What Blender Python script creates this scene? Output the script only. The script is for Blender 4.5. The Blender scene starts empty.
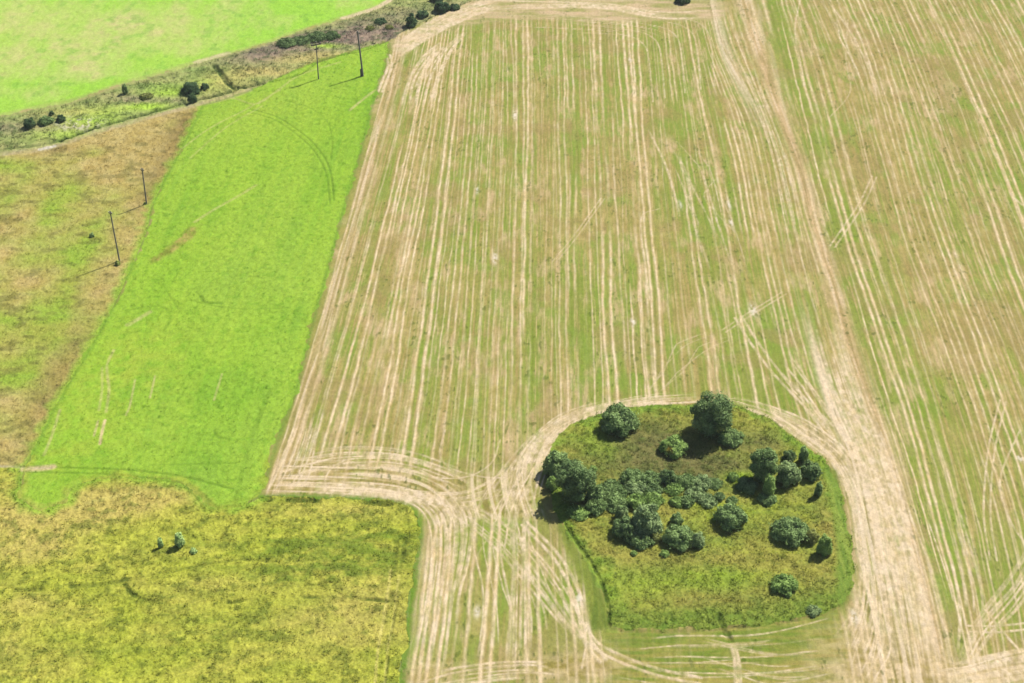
import bpy, math
import numpy as np
from mathutils import Vector, Matrix

# ------------------------------------------------------------------ camera, sky, sun, exposure
S = bpy.context.scene
H = 115.0                      # camera height above the fields, metres (taken from an aircraft)
F = 1350.0                     # focal length in pixels of a 1024 px wide frame
P = math.radians(36.0)         # camera looks this far below the horizon
SUN_EL, SUN_AZ = math.radians(52.0), math.radians(50.0)   # azimuth from +Y towards +X
cam = bpy.data.cameras.new('camera')
cam.sensor_width = 36.0
cam.lens = F / 1024.0 * 36.0
cam.clip_start, cam.clip_end = 1.0, 20000.0
co = bpy.data.objects.new('camera', cam)
S.collection.objects.link(co)
co.location = (0, 0, H)
co.rotation_euler = (math.pi / 2 - P, 0, 0)
S.camera = co

W = bpy.data.worlds.new('World')
S.world = W
W.use_nodes = True
nt = W.node_tree
sky = nt.nodes.new('ShaderNodeTexSky')
sky.sky_type = 'NISHITA'
sky.sun_disc = False
sky.sun_elevation = SUN_EL
sky.sun_rotation = SUN_AZ
bg = nt.nodes['Background']
nt.links.new(sky.outputs['Color'], bg.inputs['Color'])
bg.inputs['Strength'].default_value = 0.065

sl = bpy.data.lights.new('sun', 'SUN')
sl.energy = 5.0
sl.angle = math.radians(0.5)
sl.color = (1.0, 0.94, 0.84)
so = bpy.data.objects.new('sun', sl)
S.collection.objects.link(so)
sd = Vector((math.sin(SUN_AZ) * math.cos(SUN_EL), math.cos(SUN_AZ) * math.cos(SUN_EL), math.sin(SUN_EL)))
so.rotation_euler = sd.to_track_quat('Z', 'Y').to_euler()
so.location = sd * 300
S.view_settings.view_transform = 'Standard'
S.view_settings.look = 'None'
S.view_settings.gamma = 1.0
S.view_settings.use_curve_mapping = False
S.view_settings.exposure = 1.22
S.cycles.max_bounces = 5
S.cycles.diffuse_bounces = 3
S.cycles.transparent_max_bounces = 4

# ------------------------------------------------------------------ helpers
rng = np.random.default_rng(7)
CP, SP = math.cos(P), math.sin(P)

def px2w(u, v, z=0.0):
    """the point at height z that the photograph shows at pixel (u, v)"""
    u = np.asarray(u, float); v = np.asarray(v, float)
    dx = (u - 512.0) / F
    dy = (341.5 - v) / F
    d = (CP + dy * SP, -SP + dy * CP)
    s = (z - H) / d[1]
    return dx * s, d[0] * s

def scale_at(y, z=0.0):
    """pixels per metre at ground distance y"""
    return F / (y * CP + (H - z) * SP)

_L = np.random.default_rng(1234).random((16, 256, 256)).astype(np.float32)

def vnoise(x, y, seed):
    L = _L[seed % 16].ravel()
    o = seed * 37.31
    x = np.asarray(x, np.float32) + np.float32(o); y = np.asarray(y, np.float32) + np.float32(o * 1.7)
    xi = np.floor(x); yi = np.floor(y)
    fx = x - xi; fy = y - yi
    fx = fx * fx * (3 - 2 * fx); fy = fy * fy * (3 - 2 * fy)
    xi = xi.astype(np.int32) & 255; yi = yi.astype(np.int32) & 255
    x1 = (xi + 1) & 255; y0 = yi << 8; y1 = ((yi + 1) & 255) << 8
    a = L[y0 + xi]; b = L[y0 + x1]; c = L[y1 + xi]; d = L[y1 + x1]
    a = a + (b - a) * fx
    c = c + (d - c) * fx
    return a + (c - a) * fy

def fbm(x, y, seed, octv=3, gain=0.5):
    """0..1, mean 0.5"""
    s = 0; w = 1.0; t = 0
    for i in range(octv):
        k = 2.03 ** i
        s = s + w * vnoise(x * k, y * k, seed + i * 3)
        t += w; w *= gain
    return s / t

def sstep(a, b, x):
    t = np.clip((x - a) / (b - a), 0, 1)
    return t * t * (3 - 2 * t)

def n_contrast(n, k):
    return np.clip((n - 0.5) * k + 0.5, 0, 1)

def lin(c):
    c = np.asarray(c, float) / 255.0
    return np.where(c <= 0.04045, c / 12.92, ((c + 0.055) / 1.055) ** 2.4)

KAL = np.array([3.02, 3.00, 2.95])          # sunlit level ground: display value per unit of base colour
def tone(r, g, b):
    """base colour that level ground needs to look like this in the sun"""
    return (lin((r, g, b)) / KAL).astype(np.float32)

def mix(a, b, f):
    f = np.asarray(f)[..., None]
    return a + (b - a) * f

def smooth_px(pts, n=8):
    """Catmull-Rom through the pixel points"""
    p = np.asarray(pts, float)
    if len(p) < 3:
        return p
    q = np.vstack([2 * p[0] - p[1], p, 2 * p[-1] - p[-2]])
    out = []
    for i in range(1, len(q) - 2):
        for t in np.linspace(0, 1, n, endpoint=False):
            a, b, c, d = q[i - 1], q[i], q[i + 1], q[i + 2]
            out.append(0.5 * (2 * b + (c - a) * t + (2 * a - 5 * b + 4 * c - d) * t * t + (3 * b - a - 3 * c + d) * t ** 3))
    out.append(p[-1])
    return np.array(out)

def wline(pts, n=8):
    p = smooth_px(pts, n)
    x, y = px2w(p[:, 0], p[:, 1])
    return np.stack([x, y], 1)

# ------------------------------------------------------------------ ground grid (finer near the viewer's fields, coarse to the horizon)
STEP = 0.8
u_in = np.concatenate([np.arange(-420, -50, 2.4), np.arange(-50, 1075, STEP), np.arange(1075, 1450, 2.4)])
v_in = np.arange(683 + 90, -75, -STEP)
g = np.cumsum(40 * 1.62 ** np.arange(13))
u_all = np.concatenate([(-420 - g)[::-1], u_in, 1449.0 + g])
y_in = px2w(np.full_like(v_in, 512.0), v_in)[1]
y_all = np.concatenate([np.array([-900., -400, -200, -90, -20, 20, 42, 55, 63]), y_in, y_in[-1] + np.cumsum(6 * 1.45 ** np.arange(17))])
y_all = np.unique(y_all)
z_w = np.maximum(y_all * CP + H * SP, 90.0)
X = ((u_all[None, :] - 512.0) / F * z_w[:, None]).astype(np.float32)
Y = np.repeat(y_all[:, None], len(u_all), 1).astype(np.float32)
NR, NC = X.shape
ys32 = y_all
print('grid', X.shape)

def rows_of(y0, y1):
    return max(0, np.searchsorted(ys32, y0) - 1), min(NR, np.searchsorted(ys32, y1) + 1)

def seg_dist(pts, pad):
    """distance (and run along) from a world polyline, on the part of the grid near it; returns slices"""
    x0, y0 = pts.min(0) - pad; x1, y1 = pts.max(0) + pad
    r0, r1 = rows_of(y0, y1)
    xs = X[r0:r1]
    cols = np.nonzero(((xs > x0) & (xs < x1)).any(0))[0]
    if len(cols) == 0 or r1 <= r0:
        return None
    c0, c1 = cols[0], cols[-1] + 1
    return r0, r1, c0, c1

def stroke_into(arr, pts, width, strength, soft=0.5, along=None):
    """lays a line on arr with max(): pts world polyline; works segment by segment on small windows"""
    L = np.concatenate([[0], np.cumsum(np.hypot(*np.diff(pts, axis=0).T))])
    n = len(pts)
    for i in range(n - 1):
        seg = pts[i:i + 2]
        w = seg_dist(seg, width * 1.6)
        if w is None:
            continue
        r0, r1, c0, c1 = w
        x = X[r0:r1, c0:c1]; y = Y[r0:r1, c0:c1]
        a = seg[0]; d = seg[1] - seg[0]; ll = float(d @ d) + 1e-9
        t = np.clip(((x - a[0]) * d[0] + (y - a[1]) * d[1]) / ll, 0, 1)
        dist = np.hypot(x - a[0] - t * d[0], y - a[1] - t * d[1])
        s = strength
        if along is not None:
            f = (L[i] + t * math.sqrt(ll)) / L[-1]
            s = strength * np.interp(f, along[0], along[1])
        val = s * (1 - sstep(width * (1 - soft), width * (1 + soft), dist))
        np.maximum(arr[r0:r1, c0:c1], val.astype(np.float32), out=arr[r0:r1, c0:c1])

def line_dist(pts, maxd=30.0):
    out = np.full(X.shape, maxd, np.float32)
    for i in range(len(pts) - 1):
        seg = pts[i:i + 2]
        w = seg_dist(seg, maxd)
        if w is None:
            continue
        r0, r1, c0, c1 = w
        x = X[r0:r1, c0:c1]; y = Y[r0:r1, c0:c1]
        a = seg[0]; d = seg[1] - seg[0]; ll = float(d @ d) + 1e-9
        t = np.clip(((x - a[0]) * d[0] + (y - a[1]) * d[1]) / ll, 0, 1)
        dist = np.hypot(x - a[0] - t * d[0], y - a[1] - t * d[1])
        np.minimum(out[r0:r1, c0:c1], dist.astype(np.float32), out=out[r0:r1, c0:c1])
    return out

def inside(pts):
    c = np.zeros(X.shape, bool)
    n = len(pts)
    for i in range(n):
        x0, y0 = pts[i]; x1, y1 = pts[(i + 1) % n]
        if y0 == y1:
            continue
        lo, hi = min(y0, y1), max(y0, y1)
        r0, r1 = np.searchsorted(ys32, lo, 'right'), np.searchsorted(ys32, hi, 'right')
        if r1 <= r0:
            continue
        xc = x0 + (ys32[r0:r1] - y0) * (x1 - x0) / (y1 - y0)
        c[r0:r1] ^= X[r0:r1] < xc[:, None]
    return c

def poly(px, maxd=12.0, smooth=6):
    """signed distance in metres, positive inside a pixel-traced outline"""
    p = wline(list(px) + [px[0]], smooth)
    d = line_dist(p, maxd)
    return np.where(inside(p[:-1]), d, -d)

# ------------------------------------------------------------------ outlines of the fields
warp = (fbm(X / 1.3, Y / 1.3, 3, 3) - 0.5) + 1.1 * (fbm(X / 5.5, Y / 5.5, 6, 2) - 0.5)
FAR_EDGE = [(-200, 160), (-100, 137), (0, 116), (40, 107), (75, 100), (125, 83), (160, 74), (200, 61), (240, 51), (270, 42), (300, 31), (343, 18), (375, 8), (395, -4), (420, -30), (440, -70)]
ROAD = [(-200, 185), (-100, 166), (0, 154), (25, 151), (47, 148), (75, 139), (100, 131), (125, 124), (160, 114), (200, 104), (225, 98), (248, 90)]
LOWER_EDGE = ROAD[:-1] + [(245, 91), (280, 76), (318, 60), (361, 48), (386, 41), (400, 34), (440, 14), (468, 2), (490, -8), (560, -40), (640, -80)]
GREEN_LEFT = [(203, 105), (196, 120), (186, 140), (166, 178), (152, 206), (148, 226), (138, 252), (126, 280), (102, 328), (80, 366), (58, 402), (42, 435), (27, 462), (20, 476), (19, 497)]
STUB_LEFT = [(388, 42), (386, 60), (378, 85), (370, 115), (357, 165), (345, 205), (334, 245), (322, 290), (311, 330), (303, 365), (295, 395), (284, 422), (271, 462), (262, 489)]
MEAD_RIGHT = [(262, 497), (285, 497), (320, 498), (350, 499), (380, 501), (402, 506), (414, 516), (419, 532), (417, 555), (412, 590), (407, 630), (401, 683), (392, 760), (385, 800)]
GREEN_BOT = [(22, 500), (34, 508), (52, 507), (66, 500), (72, 488), (95, 480), (120, 476), (150, 478), (172, 480), (186, 487), (200, 497), (212, 507), (228, 506), (246, 505)]
ISLAND = [(604, 412), (640, 406), (680, 404), (715, 404), (745, 408), (775, 424), (800, 441), (822, 458), (835, 478), (843, 505), (850, 540), (852, 572), (846, 598), (826, 612), (790, 619), (740, 624), (700, 627), (650, 630), (620, 631), (609, 628), (606, 610), (597, 586), (583, 560), (568, 535), (556, 514), (548, 492), (545, 470), (552, 448), (568, 430), (586, 418)]

d_far = line_dist(wline(FAR_EDGE), 12)
far_in = inside(np.vstack([wline(FAR_EDGE), [(400, 900), (-3000, 900), (-3000, 200)]]))
sd_far = np.where(far_in, d_far, -d_far)
d_low = line_dist(wline(LOWER_EDGE), 12)
above_low = inside(np.vstack([wline(LOWER_EDGE), [(900, 1500), (-4000, 1500), (-4000, 180)]]))
sd_strip = np.minimum(np.where(above_low, d_low, -d_low), -sd_far)
sd_green = poly(GREEN_LEFT + GREEN_BOT + STUB_LEFT[::-1] + [(361, 49), (318, 61), (280, 77), (245, 92)])
lw = wline(GREEN_LEFT + GREEN_BOT + MEAD_RIGHT)
# meadow (below) and dry field (left) share the track at y = 467 as their border
TRACK = [(-200, 466), (-60, 466), (0, 466), (24, 468), (60, 468), (110, 470), (150, 473), (190, 477)]
left_of = inside(np.vstack([wline(ROAD), wline(GREEN_LEFT), wline(TRACK[:4])[::-1], [(-500, 120), (-500, 190)]]))
d_left = line_dist(wline(GREEN_LEFT), 12)
mead_in = inside(np.vstack([wline(TRACK[:4]), wline(GREEN_LEFT)[-8:], wline(GREEN_BOT), wline(MEAD_RIGHT), [(-8, 20), (-600, 20)]]))
d_mead = line_dist(wline(MEAD_RIGHT), 12)
sd_island = poly(ISLAND, 14)

R_STUB, R_FAR, R_STRIP, R_GREEN, R_DRY, R_MEAD, R_ISL, R_OUT = range(8)
reg = np.full(X.shape, R_STUB, np.int8)
mead_in = (mead_in & ~(d_mead < 0.9 * warp)) | (~mead_in & (d_mead < -0.9 * warp))
reg[mead_in] = R_MEAD
reg[left_of] = R_DRY
reg[sd_green + warp * 1.3 > 0] = R_GREEN
reg[sd_strip + warp * 1.2 > 0] = R_STRIP
reg[sd_far + warp * 1.5 > 0] = R_FAR
reg[sd_island + warp * 0.9 > 0] = R_ISL

col = np.zeros(X.shape + (3,), np.float32)
Z = np.zeros(X.shape, np.float32)
fine = fbm(X / 0.35, Y / 0.5, 5, 2, 0.7)          # leaf-scale mottle
mid = fbm(X / 1.6, Y / 1.6, 8, 3, 0.6)
big = fbm(X / 9.0, Y / 9.0, 11, 3, 0.55)
huge = fbm(X / 34.0, Y / 34.0, 14, 2)

def blobs(lst):
    """soft blots: (px, py, rx metres, ry metres, weight)"""
    o = np.zeros(X.shape, np.float32)
    for (u, v, rx, ry, w) in lst:
        x, y = px2w(u, v)
        r0, r1 = rows_of(y - 3 * ry, y + 3 * ry)
        q = ((X[r0:r1] - x) / rx) ** 2 + ((Y[r0:r1] - y) / ry) ** 2
        o[r0:r1] += (w * np.exp(-q)).astype(np.float32)
    return o

# ------------------------------------------------------------------ stubble field: families of drill rows and wheel tracks
GUIDES = [
    [(395, 40), (386, 80), (364, 160), (336, 260), (312, 345), (285, 430), (262, 500), (240, 570)],
    [(418, 55), (406, 110), (385, 190), (360, 290), (335, 380), (312, 460), (290, 540)],
    [(455, 40), (446, 120), (436, 200), (424, 280), (411, 370), (396, 460), (380, 560)],
    [(508, 30), (508, 130), (505, 230), (502, 330), (498, 430), (493, 540)],
    [(590, 30), (594, 130), (597, 230), (600, 330), (603, 400), (606, 500)],
    [(648, 40), (653, 110), (660, 190), (667, 270), (674, 350), (679, 400), (690, 500)],
    [(690, 40), (703, 110), (719, 190), (733, 270), (749, 350), (758, 395), (780, 500)],
    [(712, 5), (724, 50), (744, 90), (757, 115), (770, 155), (786, 230), (800, 290), (814, 345), (832, 405), (858, 470), (876, 560), (892, 640), (905, 720)],
    [(738, -20), (747, 15), (763, 65), (772, 95), (785, 130), (800, 171), (814, 225), (829, 275), (848, 342), (863, 387), (880, 432), (893, 472), (906, 515), (922, 580), (938, 650), (950, 720)],
    [(768, -20), (783, 40), (797, 100), (815, 170), (835, 240), (858, 310), (880, 380), (902, 450), (922, 520), (945, 600), (966, 700)],
    [(800, -20), (824, 40), (846, 105), (868, 190), (893, 270), (918, 345), (943, 420), (966, 500), (985, 590), (1004, 700)],
    [(850, -20), (876, 40), (897, 105), (922, 190), (950, 270), (980, 345), (1006, 420), (1034, 510), (1058, 600), (1080, 700)],
    [(915, -20), (947, 45), (978, 115), (1012, 200), (1046, 290), (1080, 370), (1120, 470), (1160, 600), (1190, 700)],
    [(985, -20), (1022, 50), (1060, 130), (1100, 220), (1150, 330), (1200, 450), (1260, 600)],
    [(1060, -20), (1100, 50), (1140, 130), (1184, 220), (1238, 330), (1292, 450), (1360, 600)],
]

def family(guides, seed, spacing, y_ref_px, w_rng=(0.09, 0.16), wig=0.36, patch=22.0):
    """rows that run along the guides; returns across-coordinate, soft stripe noise and wheel-track strength"""
    r = np.random.default_rng(seed)
    gx = []
    for gpts in guides:
        w = wline(gpts)
        o = np.argsort(w[:, 1])
        yy, xx = w[o, 1], w[o, 0]
        v = np.interp(ys32, yy, xx)
        k0 = (xx[1] - xx[0]) / (yy[1] - yy[0]); k1 = (xx[-1] - xx[-2]) / (yy[-1] - yy[-2])
        v = np.where(ys32 < yy[0], xx[0] + (ys32 - yy[0]) * k0, v)
        v = np.where(ys32 > yy[-1], xx[-1] + (ys32 - yy[-1]) * k1, v)
        gx.append(v)
    gx = np.array(gx)
    gx = np.maximum.accumulate(gx + 0.02 * np.arange(len(gx))[:, None], axis=0)
    yr = px2w(512, y_ref_px)[1]
    gt = np.array([np.interp(yr, ys32, gx[i]) for i in range(len(gx))])
    T = np.empty(X.shape, np.float32)
    for j in range(NR):
        T[j] = np.interp(X[j], gx[:, j], gt, left=gt[0] - 50, right=gt[-1] + 80)
    tr = gt[-1] - gt[0] + 12
    DT = 0.05; DY = 0.5
    nT = int(tr / DT); ylo, yhi = 55.0, 345.0
    nY = int((yhi - ylo) / DY)
    t_ax = gt[0] - 6 + DT * np.arange(nT); y_ax = ylo + DY * np.arange(nY)
    A = np.zeros((nY, nT), np.float32)
    t = gt[0] - 5
    while t < gt[-1] + 5:
        pair = r.random() < 0.45
        amp0 = r.choice([0.42, 0.7, 1.0], p=[0.36, 0.34, 0.30])
        w0 = r.uniform(*w_rng) * (0.7 + 0.6 * amp0)
        ph = r.random() * 500; rowseed = int(r.integers(0, 200))
        wob = wig * 2 * (fbm(y_ax / 26.0 + ph, y_ax * 0 + rowseed, 2, 2) - 0.5) + 0.22 * (fbm(y_ax / 3.4 + ph, y_ax * 0 + rowseed, 5, 2) - 0.5)
        prof = amp0 * sstep(0.22, 0.50, fbm(y_ax / 28.0 + ph * 1.3, y_ax * 0 + rowseed + 9, 4, 2))
        for dt in ((0, r.uniform(0.9, 1.25)) if pair else (0,)):
            tc = t + dt + wob
            i0 = max(0, int((tc.min() - 4 * w0 - t_ax[0]) / DT)); i1 = min(nT, int((tc.max() + 4 * w0 - t_ax[0]) / DT))
            if i1 > i0:
                q = (t_ax[None, i0:i1] - tc[:, None]) / w0
                np.maximum(A[:, i0:i1], prof[:, None] * np.exp(-q * q), out=A[:, i0:i1])
        t += r.gamma(4.0, spacing / 4.0) + (0.9 if pair else 0)
    TT, YY = np.meshgrid(t_ax, y_ax)
    B = (0.42 * fbm(TT / 0.8, YY / 60.0, 6, 2, 0.7) + 0.30 * fbm(TT / 3.0, YY / 50.0, 9, 2) + 0.28 * fbm(TT / 0.28, YY / 9.0, 12, 1))
    fi = (T - t_ax[0]) / DT; fj = (Y - ylo) / DY
    ok = (fi > 1) & (fi < nT - 2) & (fj > 1) & (fj < nY - 2)
    fi = np.clip(fi, 0, nT - 2.01); fj = np.clip(fj, 0, nY - 2.01)
    i = fi.astype(np.int32); j = fj.astype(np.int32); a = (fi - i).astype(np.float32); b = (fj - j).astype(np.float32)
    def samp(M):
        return ((M[j, i] * (1 - a) + M[j, i + 1] * a) * (1 - b) + (M[j + 1, i] * (1 - a) + M[j + 1, i + 1] * a) * b) * ok
    return T, samp(B) + 0.5 * (~ok), samp(A), gt

T1, B1, A1, GT1 = family(GUIDES, 21, 0.95, 300)
G2 = [[(432, 480), (424, 530), (418, 590), (404, 690), (394, 770)],
      [(455, 480), (452, 530), (447, 600), (437, 690), (430, 770)],
      [(482, 480), (484, 530), (478, 600), (470, 690), (464, 770)],
      [(512, 480), (516, 530), (514, 600), (510, 690), (506, 770)],
      [(540, 480), (548, 530), (552, 600), (556, 690), (560, 770)],
      [(570, 480), (585, 560), (598, 620), (606, 690), (616, 770)]]
T2, B2, A2, _ = family(G2, 33, 1.25, 600, (0.10, 0.20), 0.15)

lowmask = poly([(425, 505), (470, 500), (520, 470), (548, 500), (570, 540), (606, 610), (612, 645), (600, 800), (380, 800), (398, 683), (416, 570), (420, 530)], 12, 1)
m2 = sstep(-1.0, 2.0, lowmask)
headland = np.zeros(X.shape, np.float32)       # where turning machines rubbed the rows out
HEAD = [
    [(262, 494), (285, 462), (330, 455), (390, 462), (440, 470), (500, 470), (535, 440), (570, 420), (610, 408), (660, 396), (700, 398), (700, 410), (640, 408), (600, 414), (566, 432), (548, 455), (540, 490), (552, 515), (520, 520), (480, 520), (430, 520), (410, 505), (340, 497)],
    [(740, 404), (790, 416), (830, 430), (850, 470), (846, 500), (832, 470), (800, 442), (770, 424)],
]
for hp in HEAD:
    np.maximum(headland, sstep(-0.6, 1.6, poly(hp, 12, 3)), out=headland)
TOPH = poly([(385, 42), (430, 18), (480, -4), (560, -10), (700, -10), (730, 6), (715, 22), (660, 22), (600, 24), (540, 20), (470, 26), (420, 44), (400, 60)], 12, 3)
toph = sstep(-0.8, 2.5, TOPH)
UNDER = poly([(606, 632), (700, 630), (790, 622), (836, 610), (850, 640), (850, 700), (850, 800), (610, 800), (606, 690)], 12, 1)
under = sstep(-0.6, 1.2, UNDER)

# greenness of the stubble: 0 straw .. 1 green
green = (0.52 + 1.5 * (B1 - 0.5) * 2 + 0.5 * (big - 0.5) + 0.25 * (huge - 0.5) + 0.35 * (mid - 0.5))
green2 = (0.50 + 1.3 * (B2 - 0.5) * 2 + 0.6 * (big - 0.5) + 0.25 * (mid - 0.5))
green = green * (1 - m2) + green2 * m2
fi = (T1 - GT1[0]) / (GT1[-1] - GT1[0])
green += 0.65 * blobs([(590, 40, 16, 16, 0.35), (560, 60, 14, 12, 0.25), (470, 60, 10, 16, 0.2), (545, 20, 8, 5, -0.2), (400, 200, 5, 45, -0.45), (425, 130, 6, 25, -0.2), (380, 300, 8, 20, -0.15),
                (360, 400, 8, 14, 0.18), (500, 210, 14, 16, -0.15), (545, 130, 10, 25, -0.1), (620, 300, 16, 22, 0.12), (480, 370, 10, 14, 0.2), (700, 80, 8, 16, 0.15), (650, 150, 12, 12, -0.25),
                (690, 200, 8, 16, -0.2), (770, 330, 6, 8, 0.3), (740, 360, 10, 10, 0.25), (835, 200, 4, 18, 0.45), (862, 300, 4, 20, 0.5), (900, 410, 5, 14, 0.45), (815, 110, 5, 20, 0.35), (880, 60, 10, 30, -0.25),
                (930, 260, 14, 24, -0.30), (905, 350, 10, 10, -0.1), (960, 170, 12, 20, 0.1), (960, 470, 10, 12, 0.3), (1000, 570, 8, 8, 0.45), (960, 560, 6, 8, 0.3), (930, 100, 10, 12, 0.1), (860, 100, 7, 14, -0.35),
                (775, 40, 4, 20, 0.4), (970, 50, 26, 40, -0.40), (880, 30, 14, 26, -0.2), (1000, 60, 12, 20, -0.05), (760, 20, 3, 10, 0.4), (720, 390, 10, 3, 0.1), (590, 590, 5, 14, 0.35), (480, 535, 5, 4, 0.35), (560, 560, 7, 10, 0.2), (445, 620, 6, 12, -0.3), (450, 655, 6, 1.5, 0.3)])
dB = T1 - GT1[8]                                   # brown bare band along the join of the two fields
band = np.exp(-(dB / (1.15 + 1.0 * sstep(120, 90, Y))) ** 2) * sstep(85, 105, Y)
dA = T1 - GT1[7]
bandA = np.exp(-((dA + 0.2) / (0.8 + 2.2 * sstep(135, 95, Y))) ** 2) * sstep(176, 128, Y) * sstep(70, 80, Y)
bandA = np.maximum(bandA, 0.55 * np.exp(-((dA + 0.4) / 1.1) ** 2) * sstep(215, 255, Y))
green += 0.75 * np.exp(-((dB - 3.7) / 2.0) ** 2) * sstep(95, 110, Y)
left_rub = np.exp(-((T1 - GT1[0] - 1.2) / 1.1) ** 2) * sstep(90, 120, Y)

trk = np.zeros(X.shape, np.float32)                # individually driven tracks
rr = np.random.default_rng(5)

def bundle(a, b, n, width=(0.09, 0.18), strength=(0.4, 1.0), cut=0.0, jit=0.6):
    """n wheel tracks swept between two traced lines"""
    pa, pb = smooth_px(a, 6), smooth_px(b, 6)
    m = 26
    ra = np.stack([np.interp(np.linspace(0, 1, m), np.linspace(0, 1, len(pa)), pa[:, k]) for k in (0, 1)], 1)
    rb = np.stack([np.interp(np.linspace(0, 1, m), np.linspace(0, 1, len(pb)), pb[:, k]) for k in (0, 1)], 1)
    for k in range(n):
        f0 = (k + rr.uniform(0.1, 0.9)) / n
        s0 = rr.uniform(0, cut); s1 = 1 - rr.uniform(0, cut)
        i0, i1 = int(s0 * (m - 1)), max(int(s0 * (m - 1)) + 3, int(s1 * (m - 1)) + 1)
        f = np.clip(f0 + np.interp(np.arange(m), [0, 8, 17, 25], rr.uniform(-jit, jit, 4) / n), -0.1, 1.1)[:, None]
        q = (ra * (1 - f) + rb * f)[i0:i1]
        x, y = px2w(q[:, 0], q[:, 1])
        s = rr.uniform(*strength)
        stroke_into(trk, np.stack([x, y], 1), rr.uniform(*width), s, 0.6, ([0, 0.12, 0.88, 1], [0.25, 1, 1, 0.25]))

def track(pts, width=0.15, strength=0.9, both=None):
    w = wline(pts, 6)
    stroke_into(trk, w, width, strength, 0.55)
    if both:
        d = np.gradient(w, axis=0); d /= np.linalg.norm(d, axis=1)[:, None] + 1e-9
        stroke_into(trk, w + both * np.stack([-d[:, 1], d[:, 0]], 1), width, strength * 0.9, 0.55)

# turning tracks round the bushes, left side
bundle([(690, 393), (645, 396), (600, 404), (562, 416), (532, 436), (512, 465), (502, 505), (498, 560)],
       [(690, 404), (645, 406), (604, 414), (574, 428), (554, 447), (541, 474), (534, 505), (530, 560)], 17, cut=0.3)
bundle([(640, 398), (600, 402), (560, 414), (524, 442), (495, 475), (470, 500), (430, 520)],
       [(600, 412), (568, 428), (550, 450), (530, 490), (520, 520), (518, 560), (516, 620)], 10, cut=0.3)
bundle([(512, 462), (490, 480), (460, 492), (410, 490), (340, 480), (290, 468)], [(505, 500), (470, 505), (440, 506), (400, 500), (340, 494), (266, 492)], 20, cut=0.5)
bundle([(268, 462), (310, 452), (350, 447), (400, 450), (450, 465), (490, 485)], [(272, 490), (310, 478), (350, 470), (400, 470), (450, 485), (500, 510)], 12, cut=0.4)
bundle([(264, 490), (275, 470), (290, 440), (300, 410)], [(300, 492), (310, 470), (318, 440), (325, 410)], 9, cut=0.3)
bundle([(340, 494), (400, 500), (425, 515), (432, 545), (428, 590), (410, 683)], [(420, 488), (460, 500), (474, 520), (470, 560), (460, 600), (452, 683)], 16, cut=0.3)
bundle([(430, 500), (460, 520), (490, 545), (520, 580), (556, 620), (590, 655)], [(470, 500), (505, 520), (540, 550), (570, 590), (596, 640), (625, 668)], 9, cut=0.25)
bundle([(500, 500), (512, 560), (506, 620), (504, 690)], [(540, 500), (530, 560), (534, 620), (536, 690)], 6, cut=0.2)
track([(560, 590), (572, 618), (590, 645), (620, 662), (660, 676), (700, 684)], 0.2, 0.95, 0.9)
track([(578, 545), (584, 590), (586, 640), (582, 668)], 0.13, 0.8)
track([(522, 525), (555, 560), (575, 600), (584, 640), (600, 662)], 0.2, 0.95, 0.8)
bundle([(400, 683), (450, 668), (520, 660), (600, 668)], [(420, 695), (480, 685), (540, 680), (620, 690)], 8, cut=0.4)
track([(345, 460), (330, 470), (326, 485), (345, 496), (380, 500)], 0.12, 0.7)
track([(445, 430), (440, 455), (455, 470), (500, 478), (520, 462)], 0.12, 0.7)
track([(500, 440), (492, 462), (470, 476), (440, 478), (420, 470)], 0.12, 0.7)
# right side
bundle([(690, 395), (735, 397), (780, 408), (815, 425), (850, 455), (872, 500), (886, 560)],
       [(735, 405), (770, 420), (800, 438), (826, 456), (840, 480), (852, 520), (858, 580)], 15, cut=0.35)
bundle([(770, 375), (790, 395), (815, 425), (845, 470)], [(790, 340), (815, 385), (845, 430), (870, 480)], 8, cut=0.3)
bundle([(808, 330), (830, 410), (856, 470), (872, 540), (884, 620), (894, 690)], [(845, 330), (872, 410), (896, 470), (914, 540), (930, 620), (942, 690)], 18, (0.12, 0.3), (0.5, 1.0), cut=0.3)
bundle([(852, 520), (858, 560), (852, 600), (830, 640)], [(872, 540), (880, 600), (880, 640), (868, 683)], 8, cut=0.3)
bundle([(1040, 520), (1010, 570), (975, 620), (945, 690)], [(1045, 570), (1015, 610), (985, 645), (960, 690)], 7, cut=0.15)
bundle([(905, 500), (925, 560), (940, 610), (950, 650)], [(960, 480), (985, 560), (990, 610), (975, 660)], 7, cut=0.4)
bundle([(940, 665), (980, 655), (1050, 640)], [(940, 690), (1000, 684), (1060, 672)], 9, (0.15, 0.35), (0.6, 1.0), cut=0.2)
track([(985, 610), (1010, 640), (1024, 655)], 0.15, 0.8)
track([(970, 632), (1000, 632), (1040, 628)], 0.15, 0.8, 0.9)
track([(1000, 400), (990, 440), (985, 480), (984, 520), (990, 560)], 0.13, 0.8, 0.8)
track([(1020, 430), (1000, 480), (1010, 520), (1030, 550)], 0.13, 0.6)
bundle([(690, 390), (640, 394), (596, 402), (556, 416), (528, 440), (508, 470), (500, 505)], [(690, 408), (645, 410), (606, 418), (578, 432), (558, 450), (545, 480), (540, 515)], 14, (0.07, 0.13), (0.6, 1.0), cut=0.5, jit=1.5)
bundle([(700, 396), (745, 402), (785, 416), (820, 440), (846, 470)], [(735, 408), (770, 422), (800, 440), (826, 460), (838, 480)], 12, (0.07, 0.13), (0.6, 1.0), cut=0.5, jit=1.5)
bundle([(804, 300), (822, 370), (850, 440), (870, 510), (880, 590), (888, 690)], [(842, 320), (866, 400), (888, 450), (908, 520), (926, 600), (940, 690)], 22, (0.08, 0.16), (0.6, 1.0), cut=0.5, jit=1.5)
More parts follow.
